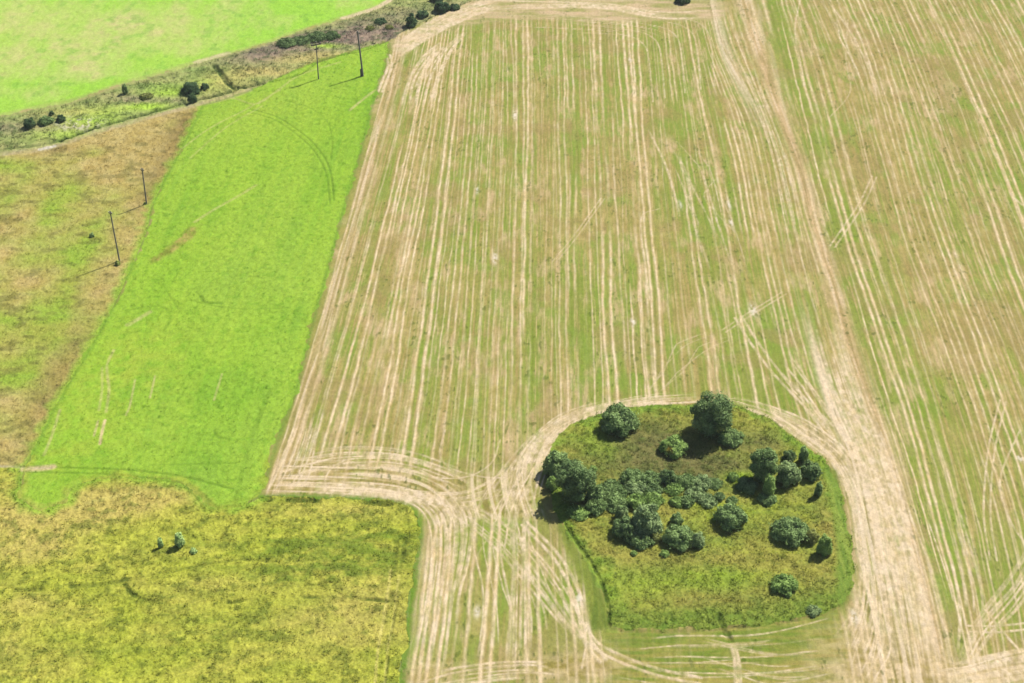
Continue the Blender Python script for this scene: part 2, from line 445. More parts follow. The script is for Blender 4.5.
bundle([(470, 490), (420, 492), (370, 486), (310, 482), (272, 482)], [(500, 520), (455, 508), (415, 500), (350, 496), (268, 493)], 14, (0.07, 0.13), (0.5, 1.0), cut=0.6, jit=1.6)
bundle([(500, 470), (480, 500), (470, 540), (478, 600), (470, 683)], [(540, 480), (524, 520), (540, 570), (560, 620), (560, 683)], 9, (0.08, 0.15), (0.5, 0.9), cut=0.4, jit=1.6)
bundle([(860, 590), (862, 620), (850, 650), (838, 683)], [(890, 620), (890, 650), (880, 670), (870, 690)], 7, (0.08, 0.15), (0.5, 0.9), cut=0.4)
bundle([(714, 8), (726, 50), (746, 90), (758, 115), (771, 155), (786, 230), (800, 290)], [(738, 24), (756, 70), (769, 110), (784, 155), (802, 230), (816, 290)], 9, (0.08, 0.15), (0.35, 0.75), cut=0.4, jit=1.3)
bundle([(640, 130), (660, 170), (675, 220), (684, 270)], [(690, 130), (715, 170), (735, 220), (760, 290)], 9, (0.1, 0.2), (0.4, 0.8), cut=0.4, jit=1.4)
bundle([(820, 0), (840, 40), (858, 75), (862, 110)], [(846, 0), (862, 40), (878, 75), (886, 110)], 5, (0.14, 0.25), (0.4, 0.8), cut=0.3, jit=1.4)
# stray passes across the rows
track([(735, 318), (752, 345), (772, 372), (800, 402), (826, 428)], 0.2, 0.68, 1.1)
track([(726, 332), (750, 316), (786, 294)], 0.14, 0.50, 0.7)
track([(601, 198), (588, 216), (572, 238), (552, 262)], 0.12, 0.50, 0.6)
track([(659, 209), (645, 213), (641, 222), (643, 250), (650, 300)], 0.13, 0.61)
track([(715, 180), (704, 196), (718, 215), (735, 232)], 0.12, 0.40)
track([(872, 176), (858, 205), (830, 246)], 0.16, 0.58, 0.8)
track([(829, 118), (850, 92), (846, 60), (848, 20)], 0.14, 0.43)
track([(800, 0), (795, 30), (800, 60), (806, 90)], 0.16, 0.61)
track([(1008, 180), (1012, 195), (1022, 205)], 0.2, 0.58)
bundle([(640, 395), (655, 370), (676, 345), (700, 330)], [(660, 396), (690, 372), (715, 350), (735, 340)], 4, (0.08, 0.12), (0.3, 0.5))
# headland at the far end
bundle([(392, 48), (425, 24), (460, 8), (492, -2)], [(402, 56), (430, 36), (470, 18), (500, 8)], 9, (0.3, 0.6), (0.7, 1.0))
bundle([(490, 0), (550, 2), (610, 4), (660, 12), (715, 10)], [(490, 14), (550, 8), (610, 10), (660, 20), (715, 18)], 10, (0.2, 0.5), (0.6, 1.0), cut=0.3)
bundle([(480, 14), (560, 14), (640, 22), (690, 36)], [(500, 30), (580, 32), (640, 38), (660, 50)], 9, (0.1, 0.25), (0.25, 0.6), cut=0.5)
bundle([(400, 110), (406, 80), (424, 56), (450, 34)], [(432, 110), (440, 80), (452, 52), (470, 30)], 9, (0.15, 0.3), (0.5, 0.9), cut=0.3)
for k, (xa, ya) in enumerate([(640, 42), (652, 38), (672, 33), (688, 30), (702, 26)]):
    track([(xa - 22, ya - 8), (xa - 8, ya - 5), (xa + 4, ya + 3), (xa + 9, ya + 18), (xa + 13, ya + 60)], 0.16, 0.6)
track([(386, 55), (388, 66), (382, 82), (378, 92)], 0.25, 0.95, 0.8)
# below the island: passes run across
bundle([(612, 634), (680, 632), (760, 630), (838, 612)], [(610, 690), (690, 700), (770, 700), (850, 690)], 15, (0.07, 0.14), (0.3, 0.7), cut=0.5, jit=1.2)
bundle([(700, 636), (780, 650), (840, 640)], [(680, 660), (770, 690), (850, 683)], 6, (0.08, 0.16), (0.4, 0.7), cut=0.4)
bundle([(730, 645), (733, 660), (735, 690)], [(736, 645), (740, 660), (743, 690)], 4, (0.15, 0.25), (0.5, 0.8))

# rutted straw that wheels spread: bright spots
spots = np.zeros(X.shape, np.float32)
for (u, v, w, l) in [(633, 322, 0.35, 1.0), (680, 205, 0.3, 1.2), (729, 205, 0.3, 1.6), (731, 222, 0.3, 1.4), (753, 310, 0.5, 1.6), (579, 599, 0.35, 1.0), (630, 60, 0.3, 1.0), (495, 258, 0.4, 1.6), (600, 583, 0.25, .6), (477, 612, 0.35, .8), (854, 617, 0.4, 1.0), (1020, 458, 0.4, 0.7), (477, 190, 0.25, 1.2), (515, 115, 0.4, 2.0)]:
    x, y = px2w(u, v)
    r0, r1 = rows_of(y - 4 * l, y + 4 * l)
    q = ((X[r0:r1] - x) / w) ** 2 + ((Y[r0:r1] - y) / l) ** 2
    spots[r0:r1] = np.maximum(spots[r0:r1], np.exp(-q) * sstep(0.2, 0.55, fine[r0:r1]))

a_rows = A1 * (1 - m2) + A2 * m2
a_rows = a_rows * (1 - np.exp(-(sd_island / 1.4) ** 2))
a_rows = a_rows * (1 - 0.75 * headland) * (1 - 0.8 * toph) * (1 - 0.9 * under)
straw_base = mix(tone(186, 166, 102), tone(210, 186, 126), n_contrast(mid, 2.2))
straw_base = mix(straw_base, tone(170, 150, 92), n_contrast(fbm(X / 4, Y / 6, 19, 3), 2.5) * 0.5)
green_c = mix(tone(158, 172, 76), tone(138, 166, 60), n_contrast(big, 2.5))
green_c = mix(green_c, tone(160, 164, 84), n_contrast(mid, 2.0) * 0.6)
st = mix(straw_base, green_c, np.clip(sstep(-0.05, 1.05, green) * 0.92 + 0.06, 0, 1))
_, B3, A3, _ = family(GUIDES, 55, 0.85, 300, (0.06, 0.11))
_, _, A4, _ = family(GUIDES, 77, 0.42, 300, (0.05, 0.09), 0.2)
fray = n_contrast(fbm(T1 / 0.24, Y / 2.4, 89, 2, 0.6), 2.6)
st = mix(st, tone(216, 192, 138), np.clip(A4 * 0.75 * (0.25 + 0.95 * fray) * (1 - headland) * (1 - under) * (1 - toph) * (1 - m2), 0, 1))
st = mix(st, tone(140, 150, 70), np.clip((1 - fray) * 0.38 * (1 - headland) * (1 - under), 0, 1))
st = mix(st, tone(128, 140, 58), np.clip(A3 * 0.55 * (0.4 + 1.0 * fine) * (1 - headland) * (1 - under) * (1 - toph), 0, 1))
pch = fbm(T1 / 2.2, Y / 8.0, 93, 3, 0.6); pch2 = fbm(X / 4.0, Y / 7.0, 95, 3, 0.6)
row_w = (1 - headland) * (1 - under) * (1 - toph)
st = mix(st, tone(222, 194, 150), sstep(0.56, 0.74, pch) * 0.6 * (0.3 + 0.8 * fray) * row_w)
st = mix(st, tone(142, 170, 70), sstep(0.54, 0.70, pch2) * 0.55 * (0.35 + 0.7 * (1 - fray)) * row_w)
st = mix(st, tone(172, 152, 98), sstep(0.56, 0.70, fbm(X / 5.0, Y / 6.0, 97, 3)) * 0.45 * row_w)
st = mix(st, mix(tone(228, 198, 154), tone(208, 178, 130), mid), np.clip(band * 1.05 + left_rub * 0.65, 0, 1) * (0.75 + 0.5 * (fine - 0.3)).clip(0, 1))
st = mix(st, tone(248, 226, 200), np.clip(bandA * 1.5, 0, 1) * (0.10 + 0.90 * sstep(0.44, 0.53, B1)) * (0.7 + 0.5 * (fine - 0.3)).clip(0, 1))
und_n = fbm(X / 3.5, Y / 0.45, 23, 2)
st = mix(st, mix(tone(132, 150, 60), tone(182, 168, 92), n_contrast(und_n, 2.6)), under * 0.9)
st = mix(st, mix(tone(120, 146, 54), tone(150, 158, 72), n_contrast(und_n, 2.4)), np.clip(under * np.exp(-(sd_island / 5.0) ** 2) * 0.9, 0, 1))
hd_n = fbm(X / 1.4, Y / 0.7, 25, 3)
hd_c = mix(tone(166, 148, 80), tone(238, 212, 168), n_contrast(hd_n, 2.0))
st = mix(st, hd_c, np.clip(headland * (0.40 + 1.2 * (mid - 0.40)), 0, 1))
top_n = fbm(X / 5, Y / 1.2, 27, 3)
st = mix(st, mix(tone(176, 172, 108), tone(226, 198, 160), n_contrast(top_n, 2.6)), toph * 0.85)
mead_straw = blobs([(560, 668, 5, 2, 0.9), (600, 660, 3, 3, 0.5), (850, 675, 5, 3, 0.8), (940, 672, 6, 2.0, 0.9), (1010, 672, 6, 1.5, 0.9), (880, 500, 3, 8, 0.5), (900, 640, 4, 8, 0.6), (440, 675, 4, 2.0, 0.5), (840, 640, 3, 3, 0.4)])
st = mix(st, hd_c, np.clip(mead_straw * 0.8, 0, 0.85))
ang = np.arctan2(Y - px2w(700, 520)[1], X - px2w(700, 520)[0])
sA = fbm(T1 / 0.36, Y / 11.0, 83, 2, 0.6)
sI = fbm(sd_island / 0.34, ang * 2.2 + 20, 85, 2, 0.6)
sM = fbm(d_mead / 0.34, (X - Y) / 9.0, 87, 2, 0.6)
ringw = sstep(-13, -9, sd_island) * (sd_island < 0)
meadw = sstep(11.5, 8, d_mead) * (reg == R_STUB)
for sN, wN in ((sA, np.clip(bandA * 1.4, 0, 1)), (sI, ringw * headland), (sM, meadw * headland * (1 - ringw)), (sA, left_rub * 0.8), (sA, band * 0.7)):
    st = mix(st, tone(246, 224, 190), np.clip(wN * sstep(0.52, 0.70, sN) * 0.75, 0, 1))
    st = mix(st, tone(150, 140, 74), np.clip(wN * sstep(0.44, 0.34, sN) * 0.75, 0, 1))
brk = 0.62 + 0.68 * fbm(X / 0.4, Y / 1.3, 31, 2)
tsum = np.clip(np.maximum(a_rows, trk * 0.95) * brk, 0, 1)
rows_t = np.clip(1.12 * a_rows * brk * (0.74 + 0.42 * fray), 0, 1); trk_t = np.clip(trk * 0.9 * brk * (0.5 + 0.9 * n_contrast(fbm(X / 0.5, Y / 0.8, 91, 2), 2.4)), 0, 1)
st = mix(st, mix(tone(232, 206, 156), tone(250, 228, 190), n_contrast(mid, 2.0)), rows_t)
st = mix(st, mix(tone(236, 210, 164), tone(252, 232, 202), mid), trk_t * 0.95)
st = mix(st, tone(252, 240, 222), np.clip(spots, 0, 1) * 0.8)
# dark weeds between the rows
weeds = sstep(0.70, 0.80, fbm(X / 0.45, Y / 0.9, 35, 2)) * sstep(0.5, 0.62, fbm(X / 3.0, Y / 8.0, 37, 2)) * (1 - tsum)
st = mix(st, tone(92, 112, 44), weeds * 0.55)
sel = reg == R_STUB
col[sel] = st[sel]
Z[sel] = (0.05 * (fine - 0.5) + 0.05 * (B1 - 0.5) + 0.03 * tsum + 0.05 * weeds)[sel]

# ------------------------------------------------------------------ bright green field
_e0 = np.array(px2w(386, 60)); _e1 = np.array(px2w(271, 462)); _e = (_e1 - _e0) / np.linalg.norm(_e1 - _e0)
g_ac = X * _e[1] - Y * _e[0]; g_al = X * _e[0] + Y * _e[1]
gdir = 0.6 * fbm(g_ac / 1.0, g_al / 30.0, 41, 2) + 0.4 * fbm(g_ac / 4.0, g_al / 40.0, 42, 2)
gc = mix(tone(158, 202, 64), tone(142, 191, 60), n_contrast(big, 2.4))
gc = mix(gc, tone(176, 202, 88), n_contrast(fbm(X / 14, Y / 20, 103, 3), 2.4) * 0.4)
gc = mix(gc, tone(176, 210, 74), n_contrast(gdir, 2.6) * 0.6)
gc = mix(gc, tone(124, 176, 52), sstep(0.60, 0.78, fbm(X / 0.8, Y / 0.9, 43, 2)) * 0.4)
gc = mix(gc, tone(184, 204, 78), np.clip(blobs([(105, 400, 10, 14, 0.6), (150, 350, 8, 10, 0.35), (190, 240, 5, 4, 0.3), (60, 460, 4, 6, 0.3), (260, 110, 10, 12, 0.3), (220, 430, 12, 12, -0.2)]), 0, 1) * n_contrast(mid, 2.5))
gtr = np.zeros(X.shape, np.float32)
for pts, w_, s_ in [
    ([(250, 109), (275, 116), (298, 130), (318, 148), (330, 170), (334, 200)], 0.16, 0.8), ([(248, 112), (273, 119), (295, 133), (314, 151), (326, 173), (330, 203)], 0.16, 0.7),
    ([(285, 100), (310, 108), (326, 120), (332, 138), (331, 160)], 0.16, 0.5), ([(190, 300), (215, 306), (250, 309), (290, 308)], 0.14, 0.45), ([(201, 296), (205, 302), (222, 303)], 0.3, 0.8),
    ([(130, 310), (150, 306), (165, 308), (170, 318), (164, 330)], 0.2, 0.5), ([(214, 430), (218, 437), (228, 439)], 0.2, 0.6), ([(160, 280), (172, 300), (180, 312)], 0.15, 0.4),
    ([(24, 466), (80, 468), (130, 470), (180, 476), (230, 488)], 0.2, 0.75), ([(24, 472), (80, 473), (130, 476), (180, 483)], 0.18, 0.65), ([(150, 465), (200, 464), (245, 462)], 0.2, 0.45),
    ([(215, 508), (200, 494), (188, 485)], 0.35, 0.7), ([(236, 500), (240, 480), (250, 440), (270, 390)], 0.35, 0.35)]:
    stroke_into(gtr, wline(pts), w_, s_, 0.6)
gc = mix(gc, tone(92, 130, 40), np.clip(0.62 * gtr * (0.4 + fine), 0, 1))
gpl = np.zeros(X.shape, np.float32)
for pts, w_, s_ in [
    ([(200, 105), (230, 98), (256, 104), (278, 90), (300, 75), (340, 62)], 0.25, 0.35), ([(180, 150), (210, 128), (245, 110), (280, 90)], 0.2, 0.35), ([(190, 158), (225, 128), (262, 106)], 0.2, 0.3),
    ([(104, 420), (99, 440), (93, 445)], 0.16, 0.0), ([(105, 420), (102, 432), (100, 444)], 0.2, 0.9), ([(98, 421), (94, 436)], 0.16, 0.7), ([(114, 350), (107, 366), (109, 390), (106, 412)], 0.2, 0.45), ([(102, 368), (102, 390), (99, 410)], 0.18, 0.35),
    ([(135, 380), (130, 405), (126, 415)], 0.15, 0.5), ([(155, 376), (150, 398)], 0.15, 0.5), ([(60, 410), (52, 435), (44, 455)], 0.2, 0.4), ([(222, 374), (214, 400)], 0.15, 0.4), ([(128, 325), (140, 318), (150, 312)], 0.4, 0.4),
    ([(24, 469), (45, 468), (52, 467)], 0.5, 0.95), ([(350, 110), (370, 94), (384, 85)], 0.3, 0.5), ([(195, 222), (210, 212), (240, 195), (256, 185)], 0.3, 0.35)]:
    stroke_into(gpl, wline(pts), w_, s_, 0.6)
gc = mix(gc, tone(222, 206, 150), np.clip(gpl * (0.5 + fine), 0, 1))
# a dry uncut tongue in the green field
tongue = sstep(-0.5, 0.8, poly([(200, 224), (199, 233), (190, 241), (178, 250), (166, 256), (154, 264), (150, 262), (160, 252), (172, 244), (182, 236), (190, 226)], 8, 4) + warp * 1.5)
gc = mix(gc, mix(tone(200, 176, 108), tone(140, 140, 66), n_contrast(mid, 3)), tongue * (0.3 + 0.9 * fine))
sel = reg == R_GREEN
col[sel] = gc[sel]
Z[sel] = (0.14 * (fbm(X / 0.7, Y / 0.8, 45, 2) - 0.5) + 0.10 * tongue * fine - 0.06 * gtr)[sel]

# ------------------------------------------------------------------ pale field at the far left
fc = mix(tone(168, 220, 80), tone(184, 222, 96), n_contrast(huge, 2))
fpale = np.clip(1.5 * (fbm(X / 5, Y / 12, 47, 4, 0.65) - 0.45) + blobs([(60, 65, 18, 18, 0.5), (30, 20, 20, 14, 0.35), (130, 25, 14, 18, 0.3), (230, 10, 10, 14, 0.35), (180, 40, 12, 10, 0.2), (190, 60, 18, 3, -0.4), (100, 85, 30, 3, -0.4), (20, 105, 20, 4, -0.4)]), 0, 1)
fc = mix(fc, mix(tone(214, 214, 140), tone(232, 204, 160), n_contrast(mid, 2.5)), fpale * 0.68)
fc = mix(fc, tone(140, 194, 78), sstep(0.62, 0.8, fbm(X / 2.2, Y / 2.6, 49, 2)) * 0.45)
sel = reg == R_FAR
col[sel] = fc[sel]
Z[sel] = (0.16 * (fbm(X / 1.0, Y / 1.2, 51, 2) - 0.5))[sel]

# ------------------------------------------------------------------ rough ground: strip, dry field, meadow, island
tus = fbm(X / 1.1, Y / 0.9, 53, 3, 0.6)
tus2 = fbm(X / 0.55, Y / 0.55, 55, 2, 0.6)
def cl(n, lo, hi):
    return sstep(lo, hi, n)
s1 = fbm(X / 7, Y / 4, 57, 3); s2 = fbm(X / 4, Y / 3, 59, 3); s3 = fbm(X / 9, Y / 3, 61, 2)
sc = mix(tone(142, 160, 84), tone(168, 168, 100), n_contrast(s1, 2.5))
sc = mix(sc, tone(124, 140, 72), cl(s2, 0.55, 0.7) * 0.7)
sc = mix(sc, mix(tone(156, 136, 110), tone(116, 106, 90), n_contrast(tus, 2.5)), np.clip(blobs([(10, 128, 8, 3, 0.9), (145, 100, 7, 3, 1.0), (172, 101, 4, 2.5, 0.7), (100, 108, 4, 2, 0.5), (285, 48, 10, 3, 0.7), (320, 42, 12, 4, 0.9), (360, 34, 10, 5, 1.1), (385, 26, 8, 5, 0.8), (248, 60, 8, 4, 0.6), (300, 42, 8, 3, 0.6), (425, 16, 6, 4, 0.2), (400, 12, 8, 4, 0.4), (270, 55, 8, 3, 0.5), (455, 6, 5, 3, 0.5)]) * (0.6 + 0.9 * (s2 - 0.3)), 0, 1))
sc = mix(sc, tone(176, 210, 70), np.clip(blobs([(95, 116, 5, 4, 0.9), (62, 135, 6, 2, 0.8), (150, 107, 6, 1.6, 1.0), (168, 92, 5, 3, 0.6), (215, 82, 4, 4, 0.4), (325, 46, 4, 1.2, 0.7)]) * (0.5 + s3), 0, 0.9))
sc = mix(sc, tone(200, 182, 106), 0.75 * np.clip(blobs([(270, 72, 6, 2.5, 1.0), (300, 60, 6, 2, 0.9), (330, 54, 6, 1.6, 0.8), (235, 82, 5, 5, 0.5), (75, 112, 5, 2, 0.7), (222, 80, 3, 5, 0.6), (70, 126, 6, 2, 0.4)]) * (0.5 + 0.8 * s2), 0, 0.9))
sc = mix(sc, tone(208, 196, 170), np.clip(blobs([(78, 124, 4, 2.5, 0.9)]), 0, 1) * cl(tus2, 0.5, 0.65))
sc = mix(sc, tone(84, 104, 52), cl(tus, 0.58, 0.72) * 0.5)

dn = fbm(X / 6, Y / 6, 63, 3)
dc = mix(tone(196, 168, 98), tone(212, 186, 118), n_contrast(mid, 2.2))
dgreen = np.clip(blobs([(20, 200, 22, 16, 0.45), (60, 200, 3, 12, 0.6), (72, 280, 2.5, 22, 0.7), (20, 330, 16, 16, 0.5), (50, 250, 8, 8, 0.2), (10, 370, 8, 12, 0.4), (100, 330, 8, 10, 0.2), (140, 180, 14, 30, -0.25), (120, 150, 16, 14, -0.3), (40, 420, 10, 12, -0.1), (10, 165, 10, 4, 0.4), (60, 165, 8, 3, 0.1)]) + 1.3 * (dn - 0.5) + 0.12, 0, 1)
dc = mix(dc, mix(tone(176, 180, 76), tone(158, 188, 62), n_contrast(s2, 2)), dgreen * 0.9)
dc = mix(dc, tone(118, 112, 60), cl(fbm(X / 2.4, Y / 1.5, 65, 3), 0.54, 0.7) * 0.5)
dc = mix(dc, tone(140, 116, 70), np.clip(blobs([(188, 125, 3, 8, 0.7), (170, 160, 3, 10, 0.5), (150, 195, 2, 6, 0.5), (60, 380, 3, 14, 0.5), (45, 148, 5, 2, 0.6)]) * (0.4 + mid), 0, 0.9))

mn = fbm(X / 5, Y / 2.6, 67, 3); mn2 = fbm(X / 2.0, Y / 0.9, 69, 3)
mc = mix(tone(172, 180, 64), tone(182, 180, 78), n_contrast(mn, 2.0))
mn3 = fbm((X + 0.5 * Y) / 2.4, (Y - 0.5 * X) / 0.7, 101, 3, 0.6)
mc = mix(mc, tone(190, 194, 78), cl(mn3, 0.5, 0.70) * 0.5)
mc = mix(mc, tone(128, 140, 54), cl(mn3, 0.46, 0.34) * 0.4)
mc = mix(mc, tone(140, 156, 56), cl(fbm(X / 3.2, Y / 1.3, 71, 3), 0.52, 0.66) * 0.35)
mc = mix(mc, tone(198, 178, 104), 0.8 * np.clip(blobs([(15, 520, 8, 6, 0.9), (40, 545, 6, 3, 0.5), (120, 500, 8, 3, 0.8), (150, 495, 8, 2, 0.7), (350, 510, 8, 2, 0.4), (10, 640, 4, 4, 0.4), (330, 625, 8, 4, 0.4), (370, 600, 5, 6, 0.4), (90, 515, 5, 2, 0.6), (215, 585, 6, 2, 0.4), (25, 605, 4, 1.5, 0.5)]) * (0.4 + mid * 1.1), 0, 0.9))
mc = mix(mc, tone(112, 136, 48), np.clip(blobs([(335, 556, 12, 5, 0.6), (290, 545, 9, 2, 0.5), (380, 545, 5, 4, 0.6), (300, 572, 9, 2, 0.5), (200, 640, 9, 3, 0.35), (270, 620, 6, 3, 0.3), (100, 655, 8, 2, 0.3), (240, 495, 5, 2, 0.8), (150, 483, 4, 1.3, 0.6), (205, 655, 2, 5, 0.4)]) * (2.6 * (mn2 - 0.32)).clip(0, 1.2), 0, 0.8))
mc = mix(mc, tone(104, 120, 48), cl(tus, 0.57, 0.72) * 0.55)
mpath = np.zeros(X.shape, np.float32)
for pts, w_, s_ in [([(0, 590), (30, 590), (70, 587), (110, 583), (128, 579)], 0.3, 0.55), ([(125, 584), (132, 594), (150, 601), (185, 604), (220, 602), (256, 600), (300, 597), (350, 598), (395, 601)], 0.25, 0.75),
                    ([(126, 580), (180, 570), (240, 560), (300, 565)], 0.2, 0.35), ([(390, 506), (396, 530), (394, 560), (391, 600)], 0.3, 0.5), ([(403, 510), (407, 530), (403, 560)], 0.4, 0.6), ([(385, 683), (390, 640), (397, 600), (401, 560)], 0.15, 0.4),
                    ([(262, 499), (300, 500), (350, 501), (390, 504)], 0.4, 0.9), ([(28, 540), (60, 500)], 0.2, 0.0)]:
    stroke_into(mpath, wline(pts), w_, s_, 0.6)
mpl = np.zeros(X.shape, np.float32)
for pts, w_, s_ in [([(391, 570), (385, 610), (378, 650), (374, 700)], 0.16, 0.7), ([(399, 575), (394, 615), (387, 655), (384, 700)], 0.14, 0.5), ([(75, 508), (110, 497), (140, 492)], 0.3, 0.5)]:
    stroke_into(mpl, wline(pts), w_, s_, 0.6)
mc = mix(mc, tone(206, 196, 112), np.clip(mpl * (0.4 + fine), 0, 1))
mpath *= sstep(0.34, 0.52, fbm(X / 3.0, Y / 3.0, 99, 2))
mc = mix(mc, tone(78, 96, 38), np.clip(mpath * (0.3 + 1.1 * fine), 0, 1))

inn = fbm(X / 3.4, Y / 2.4, 73, 3); in2 = fbm(X / 1.3, Y / 0.7, 75, 3)
ic = mix(tone(138, 146, 62), tone(160, 152, 70), n_contrast(inn, 2.4))
ic = mix(ic, tone(160, 162, 62), cl(in2, 0.54, 0.7) * 0.55)
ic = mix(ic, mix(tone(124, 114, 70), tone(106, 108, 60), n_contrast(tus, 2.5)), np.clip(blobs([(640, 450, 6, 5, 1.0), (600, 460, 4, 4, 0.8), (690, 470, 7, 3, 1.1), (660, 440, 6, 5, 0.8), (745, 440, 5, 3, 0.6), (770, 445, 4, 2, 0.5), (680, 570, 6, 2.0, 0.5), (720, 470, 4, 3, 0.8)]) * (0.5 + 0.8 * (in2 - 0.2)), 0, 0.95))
ic = mix(ic, tone(168, 140, 80), 0.65 * np.clip(blobs([(700, 600, 6, 2, 0.6), (660, 508, 3, 1, 0.7), (690, 512, 3, 1, 0.7), (830, 530, 1.2, 6, 0.7), (640, 560, 5, 3, 0.4), (820, 580, 3, 3, 0.5), (760, 600, 5, 2, 0.4), (600, 545, 3, 3, 0.3), (680, 598, 3, 1.5, 0.7), (720, 560, 6, 1.5, 0.4)]) * (0.3 + 1.0 * in2), 0, 0.9))
ic = mix(ic, tone(152, 176, 52), np.clip(blobs([(640, 585, 6, 3, 0.5), (715, 578, 5, 2, 0.6), (740, 478, 2, 1.2, 1.1), (730, 515, 5, 1.5, 0.6), (700, 505, 4, 1, 0.5), (600, 440, 3, 5, 0.5), (820, 448, 3, 3, 0.8)]) * (0.4 + 0.9 * in2), 0, 0.9))
rim = 1 - sstep(0.2, 2.2, sd_island + warp * 3)
right_rim = sstep(770, 800, 0 * X + 0) if False else 0
ic = mix(ic, mix(tone(130, 158, 56), tone(112, 142, 50), n_contrast(mid, 2.5)), np.clip(rim * 0.7 * (0.4 + mid), 0, 1))
mown = np.maximum(sstep(-0.3, 0.6, poly([(838, 470), (846, 510), (852, 560), (850, 600), (838, 605), (836, 560), (832, 510), (824, 468)], 8, 3)),
                  sstep(-0.3, 0.6, poly([(556, 512), (572, 536), (592, 566), (604, 592), (610, 626), (604, 630), (590, 630), (586, 600), (574, 570), (560, 540)], 8, 3)))
mown_c = mix(tone(112, 134, 54), tone(142, 154, 68), n_contrast(fbm(X / 0.5, Y / 6, 77, 2), 3))
bot = np.clip(blobs([(650, 622, 6, 1.6, 1), (720, 618, 7, 1.6, 1), (790, 610, 5, 1.8, 1), (830, 600, 3, 2.5, 1.0), (610, 618, 2, 2, 0.8)]), 0, 1)
ic = mix(ic, mix(tone(104, 124, 48), tone(142, 152, 64), n_contrast(tus, 2.5)), bot * 0.8)
ic = mix(ic, mown_c, mown * 0.9)
ic = mix(ic, tone(88, 108, 44), cl(tus2, 0.62, 0.78) * 0.35 * (1 - mown))
iditch = np.zeros(X.shape, np.float32)
for pts, w_, s_ in [([(566, 524), (578, 543), (592, 564), (602, 584), (608, 606), (609, 626)], 0.22, 0.75), ([(610, 630), (660, 632), (720, 629)], 0.25, 0.3), ([(720, 629), (770, 624), (815, 616), (838, 606)], 0.22, 0.42), ([(719, 615), (724, 628), (730, 640)], 0.35, 0.7)]:
    stroke_into(iditch, wline(pts), w_, s_, 0.6)
st_m = sel  # keep
GAIN = {R_STRIP: np.array([1.28, 1.30, 1.5], np.float32), R_DRY: np.array([0.98, 1.07, 1.12], np.float32), R_MEAD: np.array([1.22, 1.22, 1.24], np.float32), R_ISL: np.array([1.20, 1.32, 1.35], np.float32)}
for R_, c_, am in ((R_STRIP, sc, 0.28), (R_DRY, dc, 0.10), (R_MEAD, mc, 0.20), (R_ISL, ic, 0.15)):
    s = reg == R_
    col[s] = (c_ * GAIN[R_])[s]
    Z[s] = (am * (tus - 0.5) * 1.6 + 0.15 * (tus2 - 0.5) + 0.10 * (fine - 0.5))[s]
# mown strips also lie on the stubble side of the outline
s = (reg == R_STUB)
col[s] = mix(col, mown_c, mown * 0.9)[s]
s = reg == R_ISL
Z[s] *= (1 - 0.7 * mown)[s]
col = mix(col, tone(58, 76, 32), np.clip(iditch * (0.2 + 1.3 * fine) * sstep(0.3, 0.5, mid), 0, 1) * (sd_island > -3))
Z -= 0.25 * iditch
Z -= 0.22 * mpath * (reg == R_MEAD)

# drains of the strip
drain = np.zeros(X.shape, np.float32)
for pts, w_, s_ in [([(214, 65), (220, 72), (226, 80), (234, 87), (248, 86), (262, 83)], 0.55, 1.0), ([(60, 140), (100, 126), (140, 115), (165, 108), (190, 101), (222, 94), (236, 89)], 0.45, 0.95),
                    ([(270, 82), (300, 74), (318, 62), (345, 54), (361, 51), (384, 42), (400, 32), (440, 13), (470, 1)], 0.22, 0.6), ([(0, 149), (30, 146), (60, 141)], 0.35, 0.5),
                    ([(60, 103), (100, 93), (140, 82), (170, 74)], 0.5, 0.3)]:
    stroke_into(drain, wline(pts), w_, s_, 0.6)
col = mix(col, tone(54, 76, 36), np.clip(drain * (0.15 + 1.5 * fine) * (0.45 + 0.9 * mid), 0, 1))
Z -= 0.45 * drain

# dirt roads
road = np.zeros(X.shape, np.float32)
stroke_into(road, wline(ROAD), 0.9, 0.75, 0.5)
stroke_into(road, wline([(40, 149), (47, 147.5), (54, 146)]), 0.7, 1.0, 0.6)
stroke_into(road, wline([(-150, 466), (-60, 466), (0, 466), (25, 467.5), (50, 468)]), 0.24, 0.85, 0.5)
path = np.zeros(X.shape, np.float32)
stroke_into(path, wline(FAR_EDGE), 1.1, 0.55, 0.6)
stroke_into(path, wline([(343, 18), (360, 13), (375, 8), (388, 1), (395, -6)]), 0.9, 1.0, 0.5)
stroke_into(path, wline([(196, 62), (210, 58), (228, 53)]), 0.9, 0.85, 0.5)
rcol = mix(tone(206, 190, 150), tone(190, 180, 124), n_contrast(mid, 2.2))
col = mix(col, rcol, np.clip(road * (0.6 + 0.6 * fine), 0, 1))
col = mix(col, tone(236, 230, 214), sstep(0.8, 1.0, road) * 0.7)
col = mix(col, mix(tone(186, 184, 118), tone(226, 208, 168), sstep(0.5, 0.95, path)), np.clip(path * (0.6 + 0.6 * fine), 0, 1))
Z -= 0.08 * road + 0.05 * path

# the grass edge that hangs over the stubble along the meadow and the green field
hedge = np.exp(-(d_mead / 0.6) ** 2) * (reg == R_STUB)
col = mix(col, tone(112, 150, 50), np.clip(hedge * (0.4 + fine), 0, 0.9))
ge = np.exp(-(sd_green / 0.35) ** 2) * (reg != R_STRIP)
col = mix(col, tone(110, 150, 56), np.clip(ge * (0.2 + 0.6 * fine), 0, 0.6))
q = (reg == R_MEAD) | (reg == R_DRY)
col = mix(col, gc, np.clip(sstep(-1.9, 0.3, sd_green + (mid - 0.5) * 2.4) * 0.85, 0, 1) * q)
q = (reg == R_GREEN) & (Y < px2w(512, 455)[1])
col = mix(col, mc * GAIN[R_MEAD], sstep(1.4, -0.2, sd_green + (mid - 0.5) * 2.4) * 0.6 * q)
